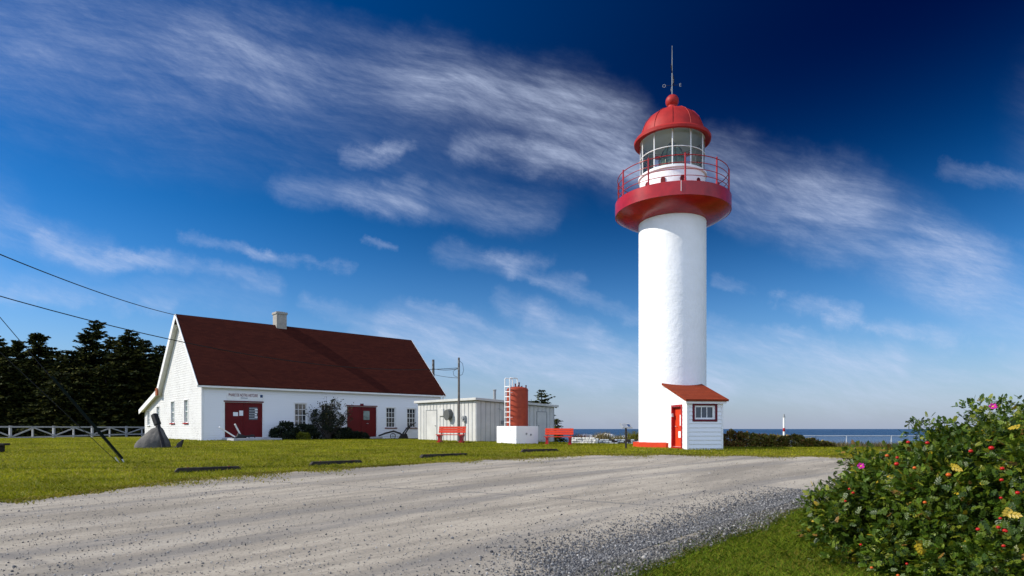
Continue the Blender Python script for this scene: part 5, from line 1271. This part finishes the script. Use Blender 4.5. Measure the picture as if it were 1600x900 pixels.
for (px, py) in ((1345, 729), (1551, 636)):
    c = bush_point(px, py, .12); f_ = Vector((-.35, -.8, .45)).normalized(); a_ = f_.cross(up).normalized(); b_ = a_.cross(f_)
    mb = MB()
    for k in range(5):
        t = k * 1.2566; d = a_ * math.cos(t) + b_ * math.sin(t); s = f_.cross(d); z_ = f_ * (.002 * k)
        mb.add([c + z_, c + d * .016 - s * .016 + f_ * .014 + z_, c + d * .036 - s * .017 + f_ * .012 + z_, c + d * .040 + s * .012 + f_ * .024 + z_, c + d * .016 + s * .016 + f_ * .010 + z_], [(0, 1, 2, 3, 4)])
    bl = mb.build('blossom', MT['petal'], rb_, world=True)
    mb = MB(); mb.tube([c + f_ * .004, c + f_ * .018], [.012, .009], 10); mb.build('stamens', MT['stamen'], bl, world=True)
# a few clearly yellow leaves
yl = [(1432, 842), (1440, 848), (1578, 800), (1475, 725), (1597, 674)]
pos = np.array([bush_point(px, py, .10) for px, py in yl for _ in range(2)]); n = len(pos); pos += r.normal(size=(n, 3)) * .03
V, Fq = scatter(tv, tf, pos, frames(unit(np.c_[r.normal(size=(n, 2)) * .6, -.4 + r.normal(size=n) * .4]), unit(np.c_[-.5 + r.normal(size=n) * .3, -.7 + r.normal(size=n) * .3, np.full(n, .6)])), r.uniform(.075, .10, n))
bulk('yellow_leaves', V, Fq, MT['leaf'], rb_, col=np.repeat(np.array([(.52, .36, .02), (.42, .30, .03)])[r.integers(0, 2, n)], len(tv), axis=0), world=True)

# ------------------------------------------------------------------ grass blades and loose stones
def inpoly(X, Y, poly):
    p_ = np.array(poly); ins = np.zeros(len(X), bool); j = len(p_) - 1
    for i in range(len(p_)):
        c = ((p_[i, 1] > Y) != (p_[j, 1] > Y)) & (X < (p_[j, 0] - p_[i, 0]) * (Y - p_[i, 1]) / (p_[j, 1] - p_[i, 1] + 1e-12) + p_[i, 0]); ins ^= c; j = i
    return ins
GZ = lambda X, Y: np.array([gz(a, b) for a, b in zip(X, Y)])
GC = [(.085, .120, .012), (.115, .140, .014), (.150, .155, .018), (.060, .090, .010), (.22, .18, .05)]
def lawn_patch(name, X, Y, h, w, cols, wts, seed, label, bend=.5):
    r = np.random.default_rng(seed); n = len(X); b = np.c_[X, Y, GZ(X, Y) - .005]
    d = np.c_[r.normal(size=(n, 2)) * bend, np.ones(n)]; hh = h * r.uniform(.5, 1.2, n)
    s = unit(np.c_[r.normal(size=(n, 2)), np.zeros(n)]) * (w * r.uniform(.7, 1.3, n))[:, None]
    tip = b + d * hh[:, None]; mid = b + d * hh[:, None] * [.35, .35, .6]
    V = np.stack([b - s, b + s, mid + s * .8, tip, mid - s * .8], 1).reshape(-1, 3); Fq = np.arange(n * 5).reshape(n, 5)
    ph = .5 + .22 * np.sin(X * .9 + 1.3 * np.sin(Y * .7)) * np.sin(Y * 1.1 + np.sin(X * .5)) + .16 * np.sin(X * 2.3 + 2 * np.sin(Y * 1.9)) + .16 * np.sin(Y * 3.1 + 1.5 * np.sin(X * .8)) + .20 * np.sin(X * .23 + 2 * np.sin(Y * .31)) * np.sin(Y * .45 + np.sin(X * .2))
    c = np.array(cols)[r.choice(len(cols), n, p=wts)] * r.uniform(.86, 1.14, (n, 1)) * (.66 + .72 * ph[:, None] * np.array([1.08, 1.0, 1.0]))
    return tag(bulk(name, V, Fq, MT['blade'], None, col=np.repeat(c, 5, axis=0)), label, None, None, 'stuff')
# near right lawn
n = 130000; X = rng.uniform(.3, 7.5, n); Y = rng.uniform(3.6, 11.5, n); ed = near_edge[:-1] + [(16, 3), (.5, 3)]
k = inpoly(X, Y, ed) & (((X - RC[0]) / 2.9) ** 2 + ((Y - RC[1]) / 2.7) ** 2 > .8); X, Y = X[k], Y[k]
lawn_patch('near_grass', X, Y, .055, .0035, [(.095, .160, .010), (.13, .195, .012), (.19, .23, .02), (.06, .10, .008), (.26, .22, .06)], [.3, .35, .18, .14, .03], 31, 'short green grass in the right foreground', .8)
# far lawn
n = 420000; X = rng.uniform(-42, 24, n); Y = 12.5 + 34 * rng.random(n) ** 1.5
hx = (X - HA.x) * hd.x + (Y - HA.y) * hd.y; hy = -(X - HA.x) * hd.y + (Y - HA.y) * hd.x
k = ~inpoly(X, Y, lot_poly) & (np.abs(X / Y) < .9) & ~((hx > -.1) & (hx < HL + .1) & (hy > -.15) & (hy < HLT)) & ~((hx > d1[0] - .2) & (hx < d1[0] + 2.7) & (hy > -2.2) & (hy < 0)) & ~(((X - TX) ** 2 + (Y - TY) ** 2) < 4) & (Y < 44 - np.clip(X, 0, 30) * .6)
X, Y = X[k], Y[k]
lawn_patch('lawn_grass', X, Y, .065, .010, [(.19, .215, .008), (.235, .245, .010), (.28, .265, .018), (.15, .175, .007), (.33, .28, .06)], [.30, .34, .18, .12, .06], 32, 'mown olive-green grass of the far lawn', .7)

def creep(line, side, n, wd, h, w, cols, seed, name, label):
    r = np.random.default_rng(seed); L_ = np.array(line); d = np.diff(L_, axis=0); ln = np.linalg.norm(d, axis=1); i = r.choice(len(ln), n, p=ln / ln.sum()); t = r.random(n)
    p_ = L_[i] + d[i] * t[:, None]; nn = np.c_[-d[i, 1], d[i, 0]] / ln[i][:, None] * side; cl = .5 + .5 * np.sin(p_[:, 0] * 2.1 + 2 * np.sin(p_[:, 1] * 1.7)); o = r.exponential(wd, n) * (.25 + 1.3 * cl)
    p_ = p_ + nn * o[:, None]; lawn_patch(name, p_[:, 0], p_[:, 1], h, w, cols, [.3, .3, .2, .1, .1], seed, label, .8)
creep(far[2:-1], -1, 26000, .28, .06, .010, [(.17, .185, .010), (.22, .21, .014), (.30, .25, .05), (.12, .13, .010), (.36, .30, .12)], 33, 'edge_grass', 'thin grass creeping onto the far gravel edge')
creep([(.55, 4.6)] + near, 1, 9000, .10, .045, .004, [(.08, .13, .012), (.10, .15, .014), (.20, .17, .05), (.05, .09, .010), (.30, .24, .09)], 34, 'near_edge_grass', 'thin grass creeping onto the near gravel edge')
import bmesh
def stone_tmpl():
    bm = bmesh.new(); bmesh.ops.create_icosphere(bm, subdivisions=1, radius=1); v = np.array([tuple(x.co) for x in bm.verts]); f = np.array([[q.index for q in fc.verts] for fc in bm.faces]); bm.free(); return v, f
MT['pebble'] = leafmat('loose_stone', (1, 1, 1), 0.0, .9, .15)
def stones(name, X, Y, size, cols, wts, seed, label):
    r = np.random.default_rng(seed); n = len(X); tv, tf = stone_tmpl()
    A = r.normal(size=(n, 3)); rot = frames(unit(A), unit(r.normal(size=(n, 3)))); sz = size * r.lognormal(0, .4, n)
    sq = np.stack([np.ones(n), r.uniform(.6, 1, n), r.uniform(.4, .8, n)], 1)
    rot = rot * sq[:, None, :]
    jit = 1 + r.uniform(-.22, .22, (1, len(tv), 1)); V = (np.einsum('nij,kj->nki', rot, tv) * jit) * sz[:, None, None] + np.c_[X, Y, GZ(X, Y) + .008 + sz * .25][:, None, :]
    Fq = (tf[None] + (np.arange(n) * len(tv))[:, None, None]).reshape(-1, 3)
    c = np.array(cols)[r.choice(len(cols), n, p=wts)] * r.uniform(.7, 1.3, (n, 1))
    return tag(bulk(name, V.reshape(-1, 3), Fq, MT['pebble'], None, col=np.repeat(c, len(tv), axis=0)), label, None, None, 'stuff')
n = 110000; X = rng.uniform(-1.2, 8.5, n); Y = rng.uniform(4.6, 13, n); k = inpoly(X, Y, sh_poly); X, Y = X[k], Y[k]
stones('loose_gravel', X, Y, .0115, [(.07, .068, .067), (.12, .117, .113), (.20, .192, .18), (.33, .315, .29)], [.36, .36, .20, .08], 51, 'loose dark gravel stones beside the near grass')
sh_out[0] = (-1.6, 3.4)
i_ = rng.integers(0, len(sh_out) - 2, 30000); t_ = rng.random(30000); so_ = np.array(sh_out); P_ = so_[i_] + (so_[i_ + 1] - so_[i_]) * t_[:, None]; o_ = rng.exponential(.38, 30000)
X, Y = P_[:, 0] - o_ * .66, P_[:, 1] + o_ * .75; k = Y < 17; X, Y = X[k], Y[k]
stones('strewn_gravel', X, Y, .009, [(.08, .08, .085), (.13, .13, .13), (.24, .235, .23)], [.4, .38, .22], 54, 'dark stones thinning out onto the packed gravel')
n = 34000; Y = 5.0 + 20 * rng.random(n) ** 1.6; X = (rng.random(n) * 1.75 - .88) * Y; k = inpoly(X, Y, lot_poly); X, Y = X[k], Y[k]
stones('scattered_gravel', X, Y, .0065, [(.12, .12, .12), (.22, .21, .20), (.40, .38, .35)], [.35, .35, .3], 52, 'scattered small stones on the packed gravel')
n = 140; Y = 6.0 + 14 * rng.random(n) ** 1.4; X = (rng.random(n) * 1.6 - .8) * Y; k = inpoly(X, Y, lot_poly); X, Y = X[k], Y[k]
stones('larger_gravel', X, Y, .0105, [(.07, .07, .07), (.16, .155, .15)], [.6, .4], 53, 'few larger dark stones on the packed gravel')
